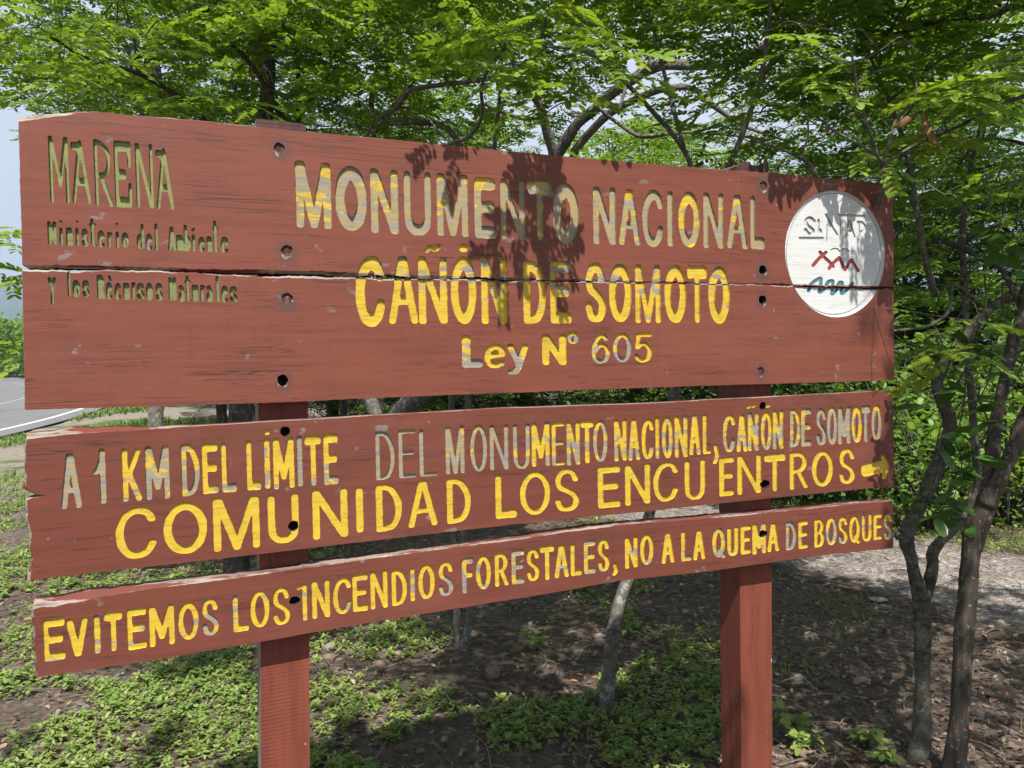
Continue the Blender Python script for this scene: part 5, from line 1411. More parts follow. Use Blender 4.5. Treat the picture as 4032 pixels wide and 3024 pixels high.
# --- thin dark stem close to it
T = Tree("young_tree", "thin dark upright young tree rising behind the left post top", on_ground(W(648, 1260, 5.2)), BK_dark)
T.limb([W(648, 1290, 5.2), W(650, 900, 5.1), W(646, 500, 4.8)] + crd(1000, 0, [(352, 960), (350, 600), (345, 380), (300, 210), (270, 100)], [4.6, 4.5, 4.4, 4.3, 4.2]), [.026, .022, .018, .015, .0135, .012, .009, .006], 8, .05)
T.limb(crd(1000, 0, [(348, 450), (430, 340), (480, 230), (500, 100)], 4.4), [.009, .008, .006, .004], 6)
nb = T.clusters(fill(g, 560, 760, -80, 200, 4.0, 5.0, 12), 6, .24)
T.foliage(nb, FR_MID, L_mid)
T.finish()

# --- tall tree near the road
T = Tree("tall_tree", "tall grey-barked tree by the roadside, seen left of the stout tree", on_ground(W(335, 1061, 9.0)), BK_grey)
T.limb([W(338, 1080, 9), W(336, 900, 9), W(334, 600, 9), W(338, 330, 9)] + crd(0, 0, [(1290, 830), (1240, 650), (1210, 500), (1180, 380), (1130, 200), (1090, 20), (1060, -150)], 9.0), [.10, .085, .080, .078, .076, .074, .072, .066, .058, .046, .03], 11, .09)
T.limb(crd(0, 0, [(1215, 600), (1180, 560), (1040, 430), (940, 250), (860, 90), (800, -80)], 9.0), [.045, .042, .036, .03, .022, .014], 8)
T.limb(crd(0, 0, [(870, 900), (850, 760), (830, 520), (800, 450)], 9.2), [.022, .02, .018, .015], 7)
C = fill(g, 40, 560, -330, 180, 7.6, 10.4, 64) + fill(g, 190, 560, 150, 300, 8.0, 10.5, 30)
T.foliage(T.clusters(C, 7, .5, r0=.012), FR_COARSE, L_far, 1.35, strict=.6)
T.finish()

# --- slim stem left of the middle
T = Tree("slim_tree", "slim dark stem standing between the left post and the double-stemmed tree", on_ground(W(752, 1251, 5.4)), BK_dark)
T.limb([W(752, 1270, 5.4), W(752, 1160, 5.4), W(742, 900, 5.4), W(770, 600, 5.3), W(800, 300, 5.2), W(805, 200, 5.2), W(835, 60, 5.2), W(850, -100, 5.2)], [.034, .028, .026, .025, .023, .02, .014, .008], 8, .08)
T.limb([W(800, 310, 5.2), W(840, 240, 5.1), W(900, 170, 5.0)], [.012, .010, .006], 6)
nb = T.clusters(fill(g, 680, 1000, -150, 280, 4.6, 6.2, 26), 6, .3)
T.foliage(nb, FR_MID, L_mid, 1.1)
T.finish()

# --- the old spreading tree beyond the track
T = Tree("spreading_tree", "old spreading tree with thick crossing limbs above the middle of the sign", on_ground(W(845, 1068, 8.8)), BK_grey)
T.limb([W(850, 1080, 8.8), W(842, 960, 8.8), W(865, 895, 8.7), W(960, 800, 8.3), W(1080, 620, 7.8), W(1180, 420, 7.3), W(1198, 345, 7.1)], [.16, .135, .125, .11, .10, .09, .08], 12, .09)
T.limb([W(835, 950, 8.8), W(800, 860, 8.8), W(770, 700, 8.9), W(700, 400, 9.2), W(660, 150, 9.4)], [.09, .08, .07, .05, .03], 9)
c3 = lambda p, d: crd(2000, 0, p, d)
T.limb([W(1190, 370, 7.1)] + c3([(400, 1210), (480, 1080), (570, 960), (680, 870), (840, 725), (1000, 620), (1100, 555), (1230, 510), (1450, 515), (1700, 500), (1900, 430), (2100, 300)], [7.0, 6.9, 6.8, 6.7, 6.5, 6.3, 6.2, 6.1, 6.0, 5.9, 5.8, 5.7]), [.055, .052, .050, .048, .046, .044, .046, .048, .046, .042, .036, .026, .016], 10, .10)
T.limb([W(1230, 420, 7.2)] + c3([(520, 1240), (560, 1160), (640, 1060), (780, 920), (900, 840), (1050, 770), (1200, 710), (1400, 690), (1500, 720), (1580, 800), (1750, 920), (1900, 1010), (2200, 1110)], [7.0, 6.9, 6.8, 6.6, 6.5, 6.4, 6.3, 6.2, 6.1, 6.0, 6.0, 5.9, 5.8]), [.042, .040, .038, .036, .034, .032, .030, .028, .026, .024, .022, .020, .016, .010], 9, .08)
T.limb([W(1195, 360, 7.1)] + c3([(355, 1200), (305, 1020), (260, 860), (190, 740), (130, 700), (60, 560), (0, 300)], [7.0, 6.9, 6.8, 6.7, 6.6, 6.5, 6.4]), [.050, .046, .042, .038, .034, .03, .022, .014], 9, .08)
T.limb(c3([(700, 840), (850, 960), (1050, 1080), (1300, 1050), (1450, 980), (1560, 800), (1640, 640)], 6.2), [.016, .016, .015, .013, .012, .010, .006], 7)
T.limb(c3([(1060, 1080), (1400, 1050), (1650, 1060), (1950, 1100), (2250, 1220)], 6.1), [.014, .012, .011, .010, .006], 7)
T.limb(c3([(690, 760), (560, 600), (460, 480), (350, 440), (220, 460), (180, 560)], 6.3), [.022, .02, .018, .016, .014, .008], 7)
T.limb(c3([(870, 900), (950, 660), (1050, 560), (1170, 400), (1220, 200), (1240, -50)], 5.8), [.012, .012, .011, .010, .008, .005], 6)
T.limb(crd(1000, 0, [(2100, 700), (1900, 520), (1750, 420), (1640, 340), (1600, 240), (1500, 150), (1330, 50), (1230, 10), (1120, 30), (1020, 110)], 5.8), [.026, .025, .025, .025, .024, .023, .022, .020, .016, .010], 8, .08)
T.limb(crd(1000, 0, [(1850, 230), (1720, 120), (1600, -20)], 5.6), [.016, .014, .010], 7)
T.limb(crd(1000, 0, [(1830, 820), (2000, 900), (2200, 960)], 6.4), [.02, .018, .016], 7)
C = fill(g, 640, 1900, -250, 110, 5.6, 8.6, 60) + fill(g, 700, 1900, 120, 330, 7.6, 9.4, 30)
T.foliage(T.clusters(C, 7, .44, r0=.010), FR_COARSE, L_far, 1.1, strict=.6)
T.finish()

# --- young feathery tree whose twigs stand up behind the sign's right end
T = Tree("feathery_sapling", "feathery sapling with thin forking twigs and dry pods above the round emblem", on_ground(W(1612, 1420, 3.2)), BK_grey)
c2 = lambda p, d=2.45: crd(2932, 0, p, d)
T.limb([W(1612, 1440, 3.2), W(1612, 1100, 3.1), W(1640, 830, 2.9), W(1780, 600, 2.7), W(1890, 450, 2.5)] + c2([(1095, 1440), (1085, 1290)]), [.016, .014, .012, .011, .010, .0075, .007], 8)
T.limb(c2([(1085, 1290), (1050, 1230), (1000, 1080), (960, 950), (900, 760), (870, 560), (840, 380), (830, 280)], [2.45, 2.44, 2.42, 2.4, 2.38, 2.36, 2.34, 2.32]), [.006, .0055, .005, .0048, .0045, .004, .0035, .003], 6)
T.limb(c2([(1090, 1290), (1150, 1120), (1200, 950), (1330, 810), (1360, 700), (1350, 620)], 2.42), [.0055, .005, .0045, .004, .0035, .003], 6)
T.limb(c2([(1095, 1300), (1180, 1250), (1290, 1180), (1430, 1100), (1560, 1040)], 2.42), [.0055, .005, .0045, .004, .003], 6)
T.limb(c2([(1060, 1240), (960, 1170), (850, 1110), (700, 1030), (570, 920)], 2.42), [.005, .0045, .004, .0035, .003], 6)
T.limb(c2([(500, 960), (500, 1100), (440, 1230), (470, 1260), (540, 1330), (570, 1400)], 2.6), [.003, .0035, .0045, .006, .007, .008], 6)
T.limb(c2([(0, 1080), (180, 1150), (380, 1220), (500, 1290)], 2.65), [.003, .004, .004, .004], 5)
bright = []
for x, y, d in ((1640, 70, 2.3), (1700, 45, 2.25), (1745, 75, 2.25), (1760, 30, 2.2), (1800, 95, 2.2), (1860, 60, 2.2), (1900, 110, 2.2), (1835, 140, 2.25), (1760, 130, 2.3), (1690, 110, 2.35), (1950, 80, 2.25), (1985, 115, 2.3), (1700, 175, 2.35), (1920, 150, 2.3),
                (1915, 165, 2.3), (1960, 160, 2.35), (1860, 190, 2.3), (1890, 205, 2.35), (1750, 235, 2.4), (1830, 250, 2.4),
                (2060, 200, 2.35), (2110, 190, 2.4), (2150, 175, 2.4), (2190, 150, 2.4), (2050, 235, 2.4), (2120, 250, 2.4), (2195, 225, 2.45), (2000, 295, 2.45), (2060, 300, 2.5), (2150, 130, 2.45),
                (1800, 378, 2.42), (1850, 385, 2.4), (1775, 372, 2.45), (1870, 345, 2.45), (2010, 400, 2.2), (2040, 420, 2.15), (2070, 428, 2.2), (1980, 330, 2.45), (1830, 320, 2.5)):
    bright += [(*W(x + g.normal(0, 10), y + g.normal(0, 6), d), g.uniform(0, 6.28)) for _ in range(1 + (g.random() < .4))]
    T.twig(np.array(W(x, y, d)), .0022, .05)
T.foliage(bright, FR_NEAR, L_near, droop=2, rollsd=12, face=12)
low = [(*W(x, y, d), h) for x, y, d, h in ((2080, 690, 2.35, .2), (2105, 700, 2.35, 2.5), (2050, 735, 2.4, 4.), (2100, 765, 2.4, .5), (2070, 780, 2.4, 3.3))]
for x, y, d, h in low[:3]: T.twig(np.array((x, y, d)), .0022, .05)
T.foliage(low, FR_NEAR, L_near, .9, droop=5, rollsd=20)
T.finish()
# feathery ends that overhang the boards (their shadows fall on MENTO and round the emblem)
gs = np.random.default_rng(5); over = []
P3 = [pt((a * 1.82278, b * 1.82278)) for a, b in ((1885, 640), (1926, 640), (1926, 720), (1885, 720))]
for q, n in ((PATCH[0], 14), (PATCH[1], 6), (P3, 1)):
    us, vs = [p[0] for p in q], [p[1] for p in q]
    k = 0
    while k < n:
        u, v = gs.uniform(min(us), max(us)), gs.uniform(min(vs), max(vs))
        if not poly_in(q, np.array([u]), np.array([v]))[0]: continue
        k += 1
        X = ORGn + BXn * u + BZn * v + Sv * gs.uniform(.30, .75)
        zl = 2.5 if q is P3 else 2.32
        if X[2] < zl: X = X + Sv * (zl + gs.random() * .15 - X[2]) / Sv[2]
        over.append((*X, gs.uniform(0, 6.28)))
OVER = over
T2 = frond_mesh("foliage", [(x - T.base[0], y - T.base[1], z - T.base[2], h) for x, y, z, h in over if x > .5], FR_NEAR, L_near, 9, .62, droop=6, rollsd=16, ok=False, parent=T.root)
_lean = [o for o in COL.objects if o.name == "leaning_tree"][0]
frond_mesh("foliage", [(x - _lean.location.x, y - _lean.location.y, z - _lean.location.z, h) for x, y, z, h in over if x <= .5], FR_NEAR, L_near, 10, .62, droop=6, rollsd=16, ok=False, parent=_lean)
# dry seed pods hanging in it
t = NT("dry_pod"); _n = t.noise(t.co(), 60, 3)
m_pod = t.finish(t.ramp(_n, [(.3, (0.16, 0.075, 0.028)), (.7, (0.36, 0.20, 0.075))]), .6, t.bump(_n, .3, .002))
for P in (c2([(1370, 905), (1300, 940), (1230, 985), (1170, 1000)], 2.40), c2([(1420, 900), (1425, 960), (1420, 1030), (1415, 1060)], 2.4), c2([(1440, 960), (1460, 1010), (1480, 1090), (1560, 1180)], 2.41), c2([(660, 990), (650, 1010), (650, 1055)], 2.42)):
    mb = MB(); p, rr = catmull([np.array(q) - T.base for q in P], 5, [.004, .011, .012, .004][:len(P)] if len(P) > 3 else [.003, .008, .003])
    vs, fs = [], []
    for i, (q, r) in enumerate(zip(p, rr)):
        d = p[min(i + 1, len(p) - 1)] - p[max(i - 1, 0)]; d /= np.linalg.norm(d)
        s = np.cross(d, (0, -1, 0)); s /= np.linalg.norm(s)
        for a in range(8):
            th = a * math.pi / 4
            vs.append(q + s * r * math.cos(th) + np.array((0, -1, 0)) * r * .28 * math.sin(th))
    for i in range(len(p) - 1):
        for a in range(8): fs.append([i * 8 + a, i * 8 + (a + 1) % 8, (i + 1) * 8 + (a + 1) % 8, (i + 1) * 8 + a])
    mb.add(vs, fs); mb.build("seed_pod", [m_pod], T.root, smooth=True)

# --- feathery twigs that stick out past the sign's left end
T = Tree("feathery_shrub", "small feathery shrub poking out past the sign's left edge", on_ground((-.66, 2.2)), BK_grey)
T.limb([Vector((-.66, 2.2, -.02)), W(611, 1400, 2.15), W(600, 1050, 2.15), W(480, 760, 2.15), W(300, 620, 2.1), W(150, 560, 2.05), W(95, 500, 2.0)], [.012, .010, .008, .006, .005, .004, .003], 7)
T.limb([W(480, 760, 2.15), W(260, 800, 2.1), W(110, 770, 2.05)], [.005, .004, .003], 6)
nb = []
for x, y, d, h in ((62, 490, 1.98, 3.0), (60, 525, 1.98, 3.3), (62, 600, 1.98, 3.3), (75, 585, 2.0, 2.9), (55, 735, 1.98, 3.2), (60, 785, 1.98, 3.4), (70, 760, 2.05, 2.8), (85, 500, 2.1, 4), (90, 600, 2.1, 5)):
    nb.append((*W(x, y, d), h)); T.twig(np.array(W(x + 18, y, d)), .002, .04)
T.foliage(nb, [f * .62 for f in FR_NEAR], L_near, ok=False, droop=6, rollsd=14)
T.finish()

# ------------------------------------------------------------------ woodland beyond the track (three kinds, copied)
def crown_tree(name, label, kind, seed, mat):
    gg = np.random.default_rng(seed)
    T = Tree(name, label, (0, 0, 0), BK_dark, "trees beyond the gravel track")
    h = (5.2, 6.2, 4.4)[kind]; rr = (2.3, 2.0, 2.6)[kind]
    T.limb([(0, 0, -.1), (gg.normal(0, .1), gg.normal(0, .1), 1.0), (gg.normal(0, .25), gg.normal(0, .25), 2.4), (gg.normal(0, .4), gg.normal(0, .4), h * .8)], [.13, .10, .08, .03], 9, .1)
    for k in range(7):
        a = gg.uniform(0, 6.28); z0 = gg.uniform(.9, 2.6); L = gg.uniform(1.0, rr)
        T.limb([(0, 0, z0), (L * .5 * math.cos(a), L * .5 * math.sin(a), z0 + .5 + gg.normal(0, .2)), (L * math.cos(a), L * math.sin(a), z0 + .9 + gg.normal(0, .4))], [.05, .035, .015], 7)
    C = []
    while len(C) < 120:
        p = gg.uniform(-1, 1, 3)
        if .35 < np.linalg.norm(p) < 1: C.append(np.array((p[0] * rr, p[1] * rr, h * .56 + p[2] * h * .46)))
    T.foliage(T.clusters(C, 6, .48, r0=.010), FR_COARSE, mat, 1.55, ok=False, droop=5, rollsd=9)
    T.finish()
    return T.root
kinds = [crown_tree("woodland_tree", "x", 0, 41, L_far), crown_tree("woodland_tree", "x", 1, 42, L_far), crown_tree("woodland_tree", "x", 2, 43, L_mid)]
WT = [(-3.2, 13.2, 0, 1.0, "feathery tree nearest the road end of the gravel track"), (0.2, 12.4, 2, .95, "broad feathery tree behind the middle of the sign, across the track"), (3.2, 12.0, 0, 1.0, "feathery tree across the track behind the right post"),
      (6.2, 11.2, 1, .95, "tall feathery tree across the track right of the sign"), (9.0, 11.4, 2, 1.1, "broad tree across the track at the right edge"), (-6.2, 16.5, 1, 1.0, "tall feathery tree near the road behind the roadside tree"),
      (-1.8, 17.0, 1, 1.3, "second row tree behind the middle left of the sign"), (2.6, 16.5, 2, 1.5, "second row tree behind the middle right of the sign"), (7.0, 14.5, 0, 1.1, "second row tree behind the right edge of the sign"), (11.5, 14.5, 1, 1.1, "second row tree at the far right edge"),
      (4.8, 9.9, 1, 1.0, "dense tree across the track just right of the round emblem"), (-.9, 10.9, 0, .95, "feathery tree across the track behind the word COMUNIDAD"), (7.2, 9.6, 0, 1.0, "dense feathery tree across the track behind the gnarled tree"),
      (-8.2, 25.0, 0, 1.25, "tall distant tree nearest the road, furthest row"), (-2.5, 25.0, 2, 1.65, "distant tree in the furthest row behind the left letters"), (4.0, 25.0, 1, 1.5, "distant tree in the furthest row behind the middle"), (11.0, 24.0, 0, 1.6, "distant tree in the furthest row behind the emblem")]
used = set()
for x, y, k, s, lab in WT:
    o = kinds[k] if k not in used else copy_tree(kinds[k])
    used.add(k)
    o.location = (x, y, float(gz(x, y)) - .05); o.rotation_euler = (0, 0, g.uniform(0, 6.28)); o.scale = (s, s, s * g.uniform(.92, 1.08))
    o['label'] = lab

# ------------------------------------------------------------------ leafy shrubs on the far side of the track
def shrub(seed, mat, n=1100, leaf=(.075, .042)):
    gg = np.random.default_rng(seed)
    root = empty("shrub"); tag(root, "x", "shrub", "shrubs along the far side of the track")
    mb = MB(); tips = []
    for k in range(16):
        a = gg.uniform(0, 6.28); L = gg.uniform(.3, .85); h = gg.uniform(.5, 1.25)
        p, rr = catmull([(0, 0, -.03), (L * .4 * math.cos(a), L * .4 * math.sin(a), h * .6), (L * math.cos(a), L * math.sin(a), h)], 5, [.013, .008, .004])
        tube(mb, p, rr, 5, 0, seed=k); tips += p[2:]
    mb.build("stem", [BK_dark], root, smooth=True)
    V = []; base = leaf_poly(HEX6, 1, .56, .1)
    for i in range(n):
        c = tips[gg.integers(len(tips))] + gg.normal(0, .13, 3)
        M = rotz(gg.uniform(0, 6.28)) @ roty(R(gg.normal(18, 22))) @ rotx(R(gg.normal(0, 22)))
        V.append((base * leaf[0] * gg.uniform(.6, 1.3)) @ M.T + c)
    V = np.vstack(V)
    me = mesh_np("foliage", V, np.full(n, 6), np.arange(len(V)), [mat])
    link(bpy.data.objects.new("foliage", me), root)
    return root
sk = [shrub(61, L_shrub), shrub(62, L_shrub, 1300, (.06, .04)), shrub(63, L_broad, 900, (.09, .05))]
SH = [(3.75, 6.9, 0, 1.1, "bright leafy shrub just right of the sign's lower right corner"), (4.6, 7.1, 1, 1.3, "leafy shrub seen between the forked tree and the gnarled tree"), (5.3, 6.6, 0, 1.0, "leafy shrub right of the gnarled tree"), (4.2, 8.2, 1, 1.7, "tall leafy bush behind the shrubs right of the sign"), (5.6, 8.0, 0, 1.6, "tall leafy bush behind the gnarled tree"),
      (3.2, 8.3, 2, 1.2, "dark broad-leaved shrub behind the right post"), (2.4, 9.6, 1, 1.2, "shrub at the track edge behind the word NACIONAL"), (1.6, 10.8, 0, 1.15, "shrub at the track edge behind the word DE"), (.6, 12.0, 2, 1.2, "dark shrub at the track edge behind the sign's middle"),
      (-.4, 13.6, 1, 1.1, "shrub at the track edge furthest along the track"), (3.4, 10.4, 0, 1.7, "tall bush in the second row behind the right post"), (6.6, 6.9, 1, 1.4, "leafy shrub at the extreme right edge"), (2.2, 11.6, 2, 1.5, "dark bush in the second row behind the sign's middle"),
      (7.2, 9.2, 0, 1.9, "tall bush deep behind the right edge"), (3.15, 7.25, 2, .75, "low dark shrub beside the track behind the lowest board's end")]
used = set()
for x, y, k, s, lab in SH:
    o = sk[k] if k not in used else copy_tree(sk[k]); used.add(k)
    o.location = (x, y, float(gz(x, y)) - .02); o.rotation_euler = (0, 0, g.uniform(0, 6.28)); o.scale = (s, s, s)
    o['label'] = lab
# broad dark leaves in front of the right-hand trunks
root = empty("broad_leaved_vine", W(2030, 1000, 2.7)); tag(root, "dark broad-leaved twigs hanging in front of the two right-hand trunks", "plant")
gg = np.random.default_rng(77); V = []; mb = MB(); b0 = np.array(root.location)
for x, y, d in ((1995, 1100, 2.72), (2030, 1090, 2.7), (2060, 1080, 2.7), (2075, 1115, 2.7), (2090, 1010, 2.66), (2060, 950, 2.68), (2110, 985, 2.64), (2010, 870, 2.7), (2060, 840, 2.66), (2110, 870, 2.64), (2150, 900, 2.62), (2170, 830, 2.6), (2030, 930, 2.72), (2140, 760, 2.65), (2090, 745, 2.68), (2050, 720, 2.7), (2170, 700, 2.62), (1990, 770, 2.72), (2190, 560, 2.6), (2150, 520, 2.62), (2120, 500, 2.62), (2185, 520, 2.6)):
    c = np.array(W(x, y, d)) - b0
    for k in range(4):
        q = c + gg.normal(0, .022, 3)
        M = rotz(gg.uniform(0, 6.28)) @ roty(R(gg.normal(18, 16))) @ rotx(R(gg.normal(0, 18)))
        V.append((leaf_poly(HEXU, .085 * gg.uniform(.7, 1.2), .045)) @ M.T + q)
    e = np.array(W(x + gg.normal(40, 25), y - 150, d + .05)) - b0
    p, rr = catmull([e, (c + e) / 2 + gg.normal(0, .02, 3), c], 4, [.003, .0025, .0015]); tube(mb, p, rr, 5, 0, cap=False)
V = np.vstack(V); me = mesh_np("foliage", V, np.full(len(V) // 8, 8), np.arange(len(V)), [L_broad]); link(bpy.data.objects.new("foliage", me), root)
mb.build("twig", [BK_dark], root)

# ------------------------------------------------------------------ far trees at the bend of the road
def far_tree(seed, mat):
    gg = np.random.default_rng(seed); root = empty("roadside_tree"); tag(root, "x", "tree", "distant trees at the road bend")
    mb = MB(); tube(mb, [(0, 0, -.2), (.1, 0, 1.5), (0, .2, 3.2)], [.2, .16, .1], 7, .1); mb.build("trunk", [BK_dark], root, smooth=True)
    V = []
    for i in range(1500):
        p = gg.normal(0, 1, 3); p /= np.linalg.norm(p); p *= gg.uniform(.55, 1) ** .5 * (1 + .25 * math.sin(p[0] * 5 + p[2] * 4))
        M = rotz(gg.uniform(0, 6.28)) @ roty(R(gg.normal(20, 30)))
        V.append(leaf_poly(QUAD, .5, .34) @ M.T + (p[0] * 2.4, p[1] * 2.4, 2.7 + p[2] * 2.3))
    V = np.vstack(V); me = mesh_np("foliage", V, np.full(1500, 4), np.arange(len(V)), [mat]); link(bpy.data.objects.new("foliage", me), root)
    return root
ft = [far_tree(81, L_shrub), far_tree(82, L_far)]
used = set()
for x, y, k, s, lab in ((-43, 66, 0, 1.0, "pale green distant tree at the left picture edge beyond the road"), (-39.5, 63, 1, .62, "low dark distant bush beyond the road end"), (-45, 72, 0, 1.15, "taller distant tree beyond the road, behind the others"), (-36, 60, 0, .95, "distant tree beyond the road hidden mostly by the sign edge"), (-48, 69, 1, .9, "dark distant tree at the extreme left beyond the road")):
    o = ft[k] if k not in used else copy_tree(ft[k]); used.add(k)
    o.location = (x, y, 0); o.scale = (s, s, s); o.rotation_euler = (0, 0, x); o['label'] = lab

# ================================================================== ground cover, litter and stones
def cover_density(x, y):
    n = N2(x * 1.9 + 4, y * 1.9) * .6 + N3(x * 4.5, y * 4.5) * .4
    d = n - .56
    left = np.clip((-.15 - x) / .9, 0, 1) * np.clip((11 - y) / 3, 0, 1)
    mid = np.exp(-((x - .1) / 1.0) ** 2) * np.clip((3.7 - y) / .5, 0, 1)
    d = d + .26 * left + .07 * mid - .30 * np.clip((x - .9) / .6, 0, 1) * (y < 5.5) - .1 * np.exp(-((x + .1) / .8) ** 2) * np.exp(-((y - 4.0) / .5) ** 2)
    return np.clip(d * 5, 0, 1) * (track_in(x, y) < .15) * (road_side(x, y) > .2)
gg = np.random.default_rng(91)
def scatter(n, ymax, power=1.6):
    y = 2.45 + (ymax - 2.45) * gg.random(n) ** power
    x = gg.uniform(-.74, .74, n) * y
    return x, y
def ground_leaves(n_try, ymax, templ_n, leaf, hgt, dens, power, name, mat, flower=False):
    x, y = scatter(n_try, ymax, power)
    k = gg.random(n_try) < dens(x, y); x, y = x[k], y[k]
    V = []; z = gz(x, y)
    for a, b, c in zip(x, y, z):
        sc = gg.uniform(.45, 1.25) * (1 + max(0, b - 4) * .10); h = hgt * gg.uniform(.4, 1.4); ph = gg.uniform(0, 6.28)
        m = templ_n + gg.integers(-1, 2)
        for i in range(m):
            M = rotz(ph + i * 2.4) @ roty(R(gg.normal(-12, 18))) @ rotx(R(gg.normal(0, 14)))
            V.append((leaf * sc) @ M.T + (a, b, c + h * (.45 + .55 * i / m)))
    nv = len(leaf)
    V = np.vstack(V); n = len(V) // nv
    me = mesh_np(name, V, np.full(n, nv), np.arange(len(V)), [mat])
    return tag(link(bpy.data.objects.new(name, me)), kind='stuff')
L_cover = mat_leaf("ground_cover_leaf", (0.14, 0.215, 0.045), (0.28, 0.355, 0.10), .35, clump=3)
L_broadcover = mat_leaf("creeping_weed_leaf", (0.11, 0.19, 0.04), (0.23, 0.315, 0.08), .35, clump=4)
ground_leaves(32000, 10, 6, leaf_poly(HEX6, .024, .0115, .2), .038, cover_density, 1.5, "ground_cover", L_cover)
ground_leaves(5200, 6.5, 8, leaf_poly(HEX6, .027, .016, .2), .05, lambda x, y: cover_density(x, y) * np.clip((N4(x * 1.4 + 8, y * 1.4) - .45) * 4, 0, 1), 1.4, "ground_cover", L_broadcover)
def grass_density(x, y):
    far_ = np.clip((y - 6) / 3, 0, 1) * (N1(x * .5 + 3, y * .35) > .48)
    rt = np.clip((x - .9) / .5, 0, 1) * (N2(x * 2.1, y * 2.1 + 7) > .63) * .4
    beyond = (side_of(TRK_R, x, y) > -.05) * (side_of(TRK_R, x, y) < 1.1) * .8
    return np.clip(np.maximum(np.maximum(far_, rt), beyond), 0, 1) * ((track_in(x, y) < .05)) * (road_side(x, y) > .25)
blade = np.array([(0, .0016, 0), (.05, .0022, .004), (.085, 0, -.006), (.05, -.0022, .004), (0, -.0016, 0)]) * 1.0
L_grass = mat_leaf("grass_blade", (0.07, 0.135, 0.022), (0.17, 0.24, 0.055), .3, clump=2)
x, y = scatter(26000, 24, 1.15); k = gg.random(len(x)) < grass_density(x, y); x, y = x[k], y[k]; z = gz(x, y); V = []
for a, b, c in zip(x, y, z):
    for i in range(5):
        s = gg.uniform(.5, 1.1) * (1 + max(0, b - 6) * .07); M = rotz(gg.uniform(0, 6.28)) @ roty(R(-gg.uniform(25, 80)))
        bl = blade.copy(); bl[:, 1] *= 1 + max(0, b - 4) * .18
        V.append((bl * s) @ M.T + (a + gg.normal(0, .02), b + gg.normal(0, .02), c))
V = np.vstack(V); me = mesh_np("grass", V, np.full(len(V) // 5, 5), np.arange(len(V)), [L_grass]); tag(link(bpy.data.objects.new("grass", me)), kind='stuff')
# fallen leaves and twigs
t = NT("dry_leaf"); geo = t.n('ShaderNodeNewGeometry')
m_litter = t.finish(t.ramp(geo.outputs['Random Per Island'], [(0, (0.05, 0.032, 0.022)), (.35, (0.12, 0.08, 0.054)), (.65, (0.23, 0.165, 0.115)), (.85, (0.36, 0.28, 0.20)), (.96, (0.33, 0.14, 0.065)), (1, (0.48, 0.42, 0.29))]), .75, None, .2)
x, y = scatter(22000, 9, 1.45); k = (track_in(x, y) < .3 * gg.random(len(x))) & (gg.random(len(x)) < np.clip(.35 + .65 * (x > .2) + .2 * (y > 3.6), 0, 1)); x, y = x[k], y[k]; z = gz(x, y); V = []
for a, b, c in zip(x, y, z):
    L = gg.uniform(.012, .045) * (1 + max(0, b - 4) * .08); w = L * gg.uniform(.22, .5); cu = gg.normal(0, .35)
    p = np.array([(0, 0, 0), (.3, .5, 0), (.7, .45, 0), (1, 0, 0), (.7, -.45, 0), (.3, -.5, 0)]) * (L, w, 1); p[:, 2] = cu * L * ((p[:, 0] / L - .5) ** 2 - .1) + np.abs(p[:, 1]) * gg.uniform(0, .5)
    M = rotz(gg.uniform(0, 6.28)) @ roty(R(gg.normal(0, 16))) @ rotx(R(gg.normal(0, 20)))
    V.append(p @ M.T + (a, b, c + .006 + gg.random() * .012))
V = np.vstack(V); me = mesh_np("leaf_litter", V, np.full(len(V) // 6, 6), np.arange(len(V)), [m_litter]); tag(link(bpy.data.objects.new("leaf_litter", me)), kind='stuff')
mb = MB(); x, y = scatter(800, 8, 1.4)
for a, b in zip(x, y):
    th = gg.uniform(0, 6.28); L = gg.uniform(.06, .28); c = float(gz(a, b)) + .012
    p, rr = catmull([(a, b, c), (a + L * .5 * math.cos(th), b + L * .5 * math.sin(th), c + gg.uniform(0, .02)), (a + L * math.cos(th + gg.normal(0, .25)), b + L * math.sin(th), c)], 3, [.003, .0028, .0015])
    tube(mb, p, rr, 5, 0)
tag(mb.build("fallen_twigs", [mat_bark("twig_bark", (0.12, 0.085, 0.06), (0.33, 0.27, 0.20), None, (40, 40, 40), 6)], None), kind='stuff')
# pebbles
def stone_verts(gs, sx, sy, sz, rough=.16):
    bm = bmesh.new(); bmesh.ops.create_icosphere(bm, subdivisions=2, radius=1)
    ph = gs.random(6) * 6.28
    V = np.array([v.co for v in bm.verts]); Fc = [[v.index for v in f.verts] for f in bm.faces]; bm.free()
    d = 1 + rough * (np.sin(V[:, 0] * 2.3 + ph[0]) + np.sin(V[:, 1] * 2.7 + ph[1]) + np.sin(V[:, 2] * 3.1 + ph[2])) * .6 + rough * .4 * np.sin(V[:, 0] * 6 + V[:, 1] * 5 + ph[3])
    V = V * d[:, None]
    for k in range(4):        # flat broken faces
        nrm = gs.normal(0, 1, 3); nrm /= np.linalg.norm(nrm); lim = gs.uniform(.72, .92)
        e = V @ nrm - lim; V -= np.outer(np.maximum(e, 0), nrm)
    return V * (sx, sy, sz), Fc
t = NT("stone"); geo = t.n('ShaderNodeNewGeometry'); _n = t.noise(t.co(), 40, 5, .65)
_c = t.ramp(geo.outputs['Random Per Island'], [(0, (0.085, 0.078, 0.074)), (.5, (0.19, 0.165, 0.148)), (1, (0.36, 0.325, 0.30))])
m_stone = t.finish(t.mix(t.math('MULTIPLY', _n, .5), _c, (0.10, 0.085, 0.075)), .85, t.bump(_n, .5, .006), .2)
VS, FS, b = [], [], 0
protos = [stone_verts(gg, 1, gg.uniform(.6, .95), gg.uniform(.4, .7)) for _ in range(5)]
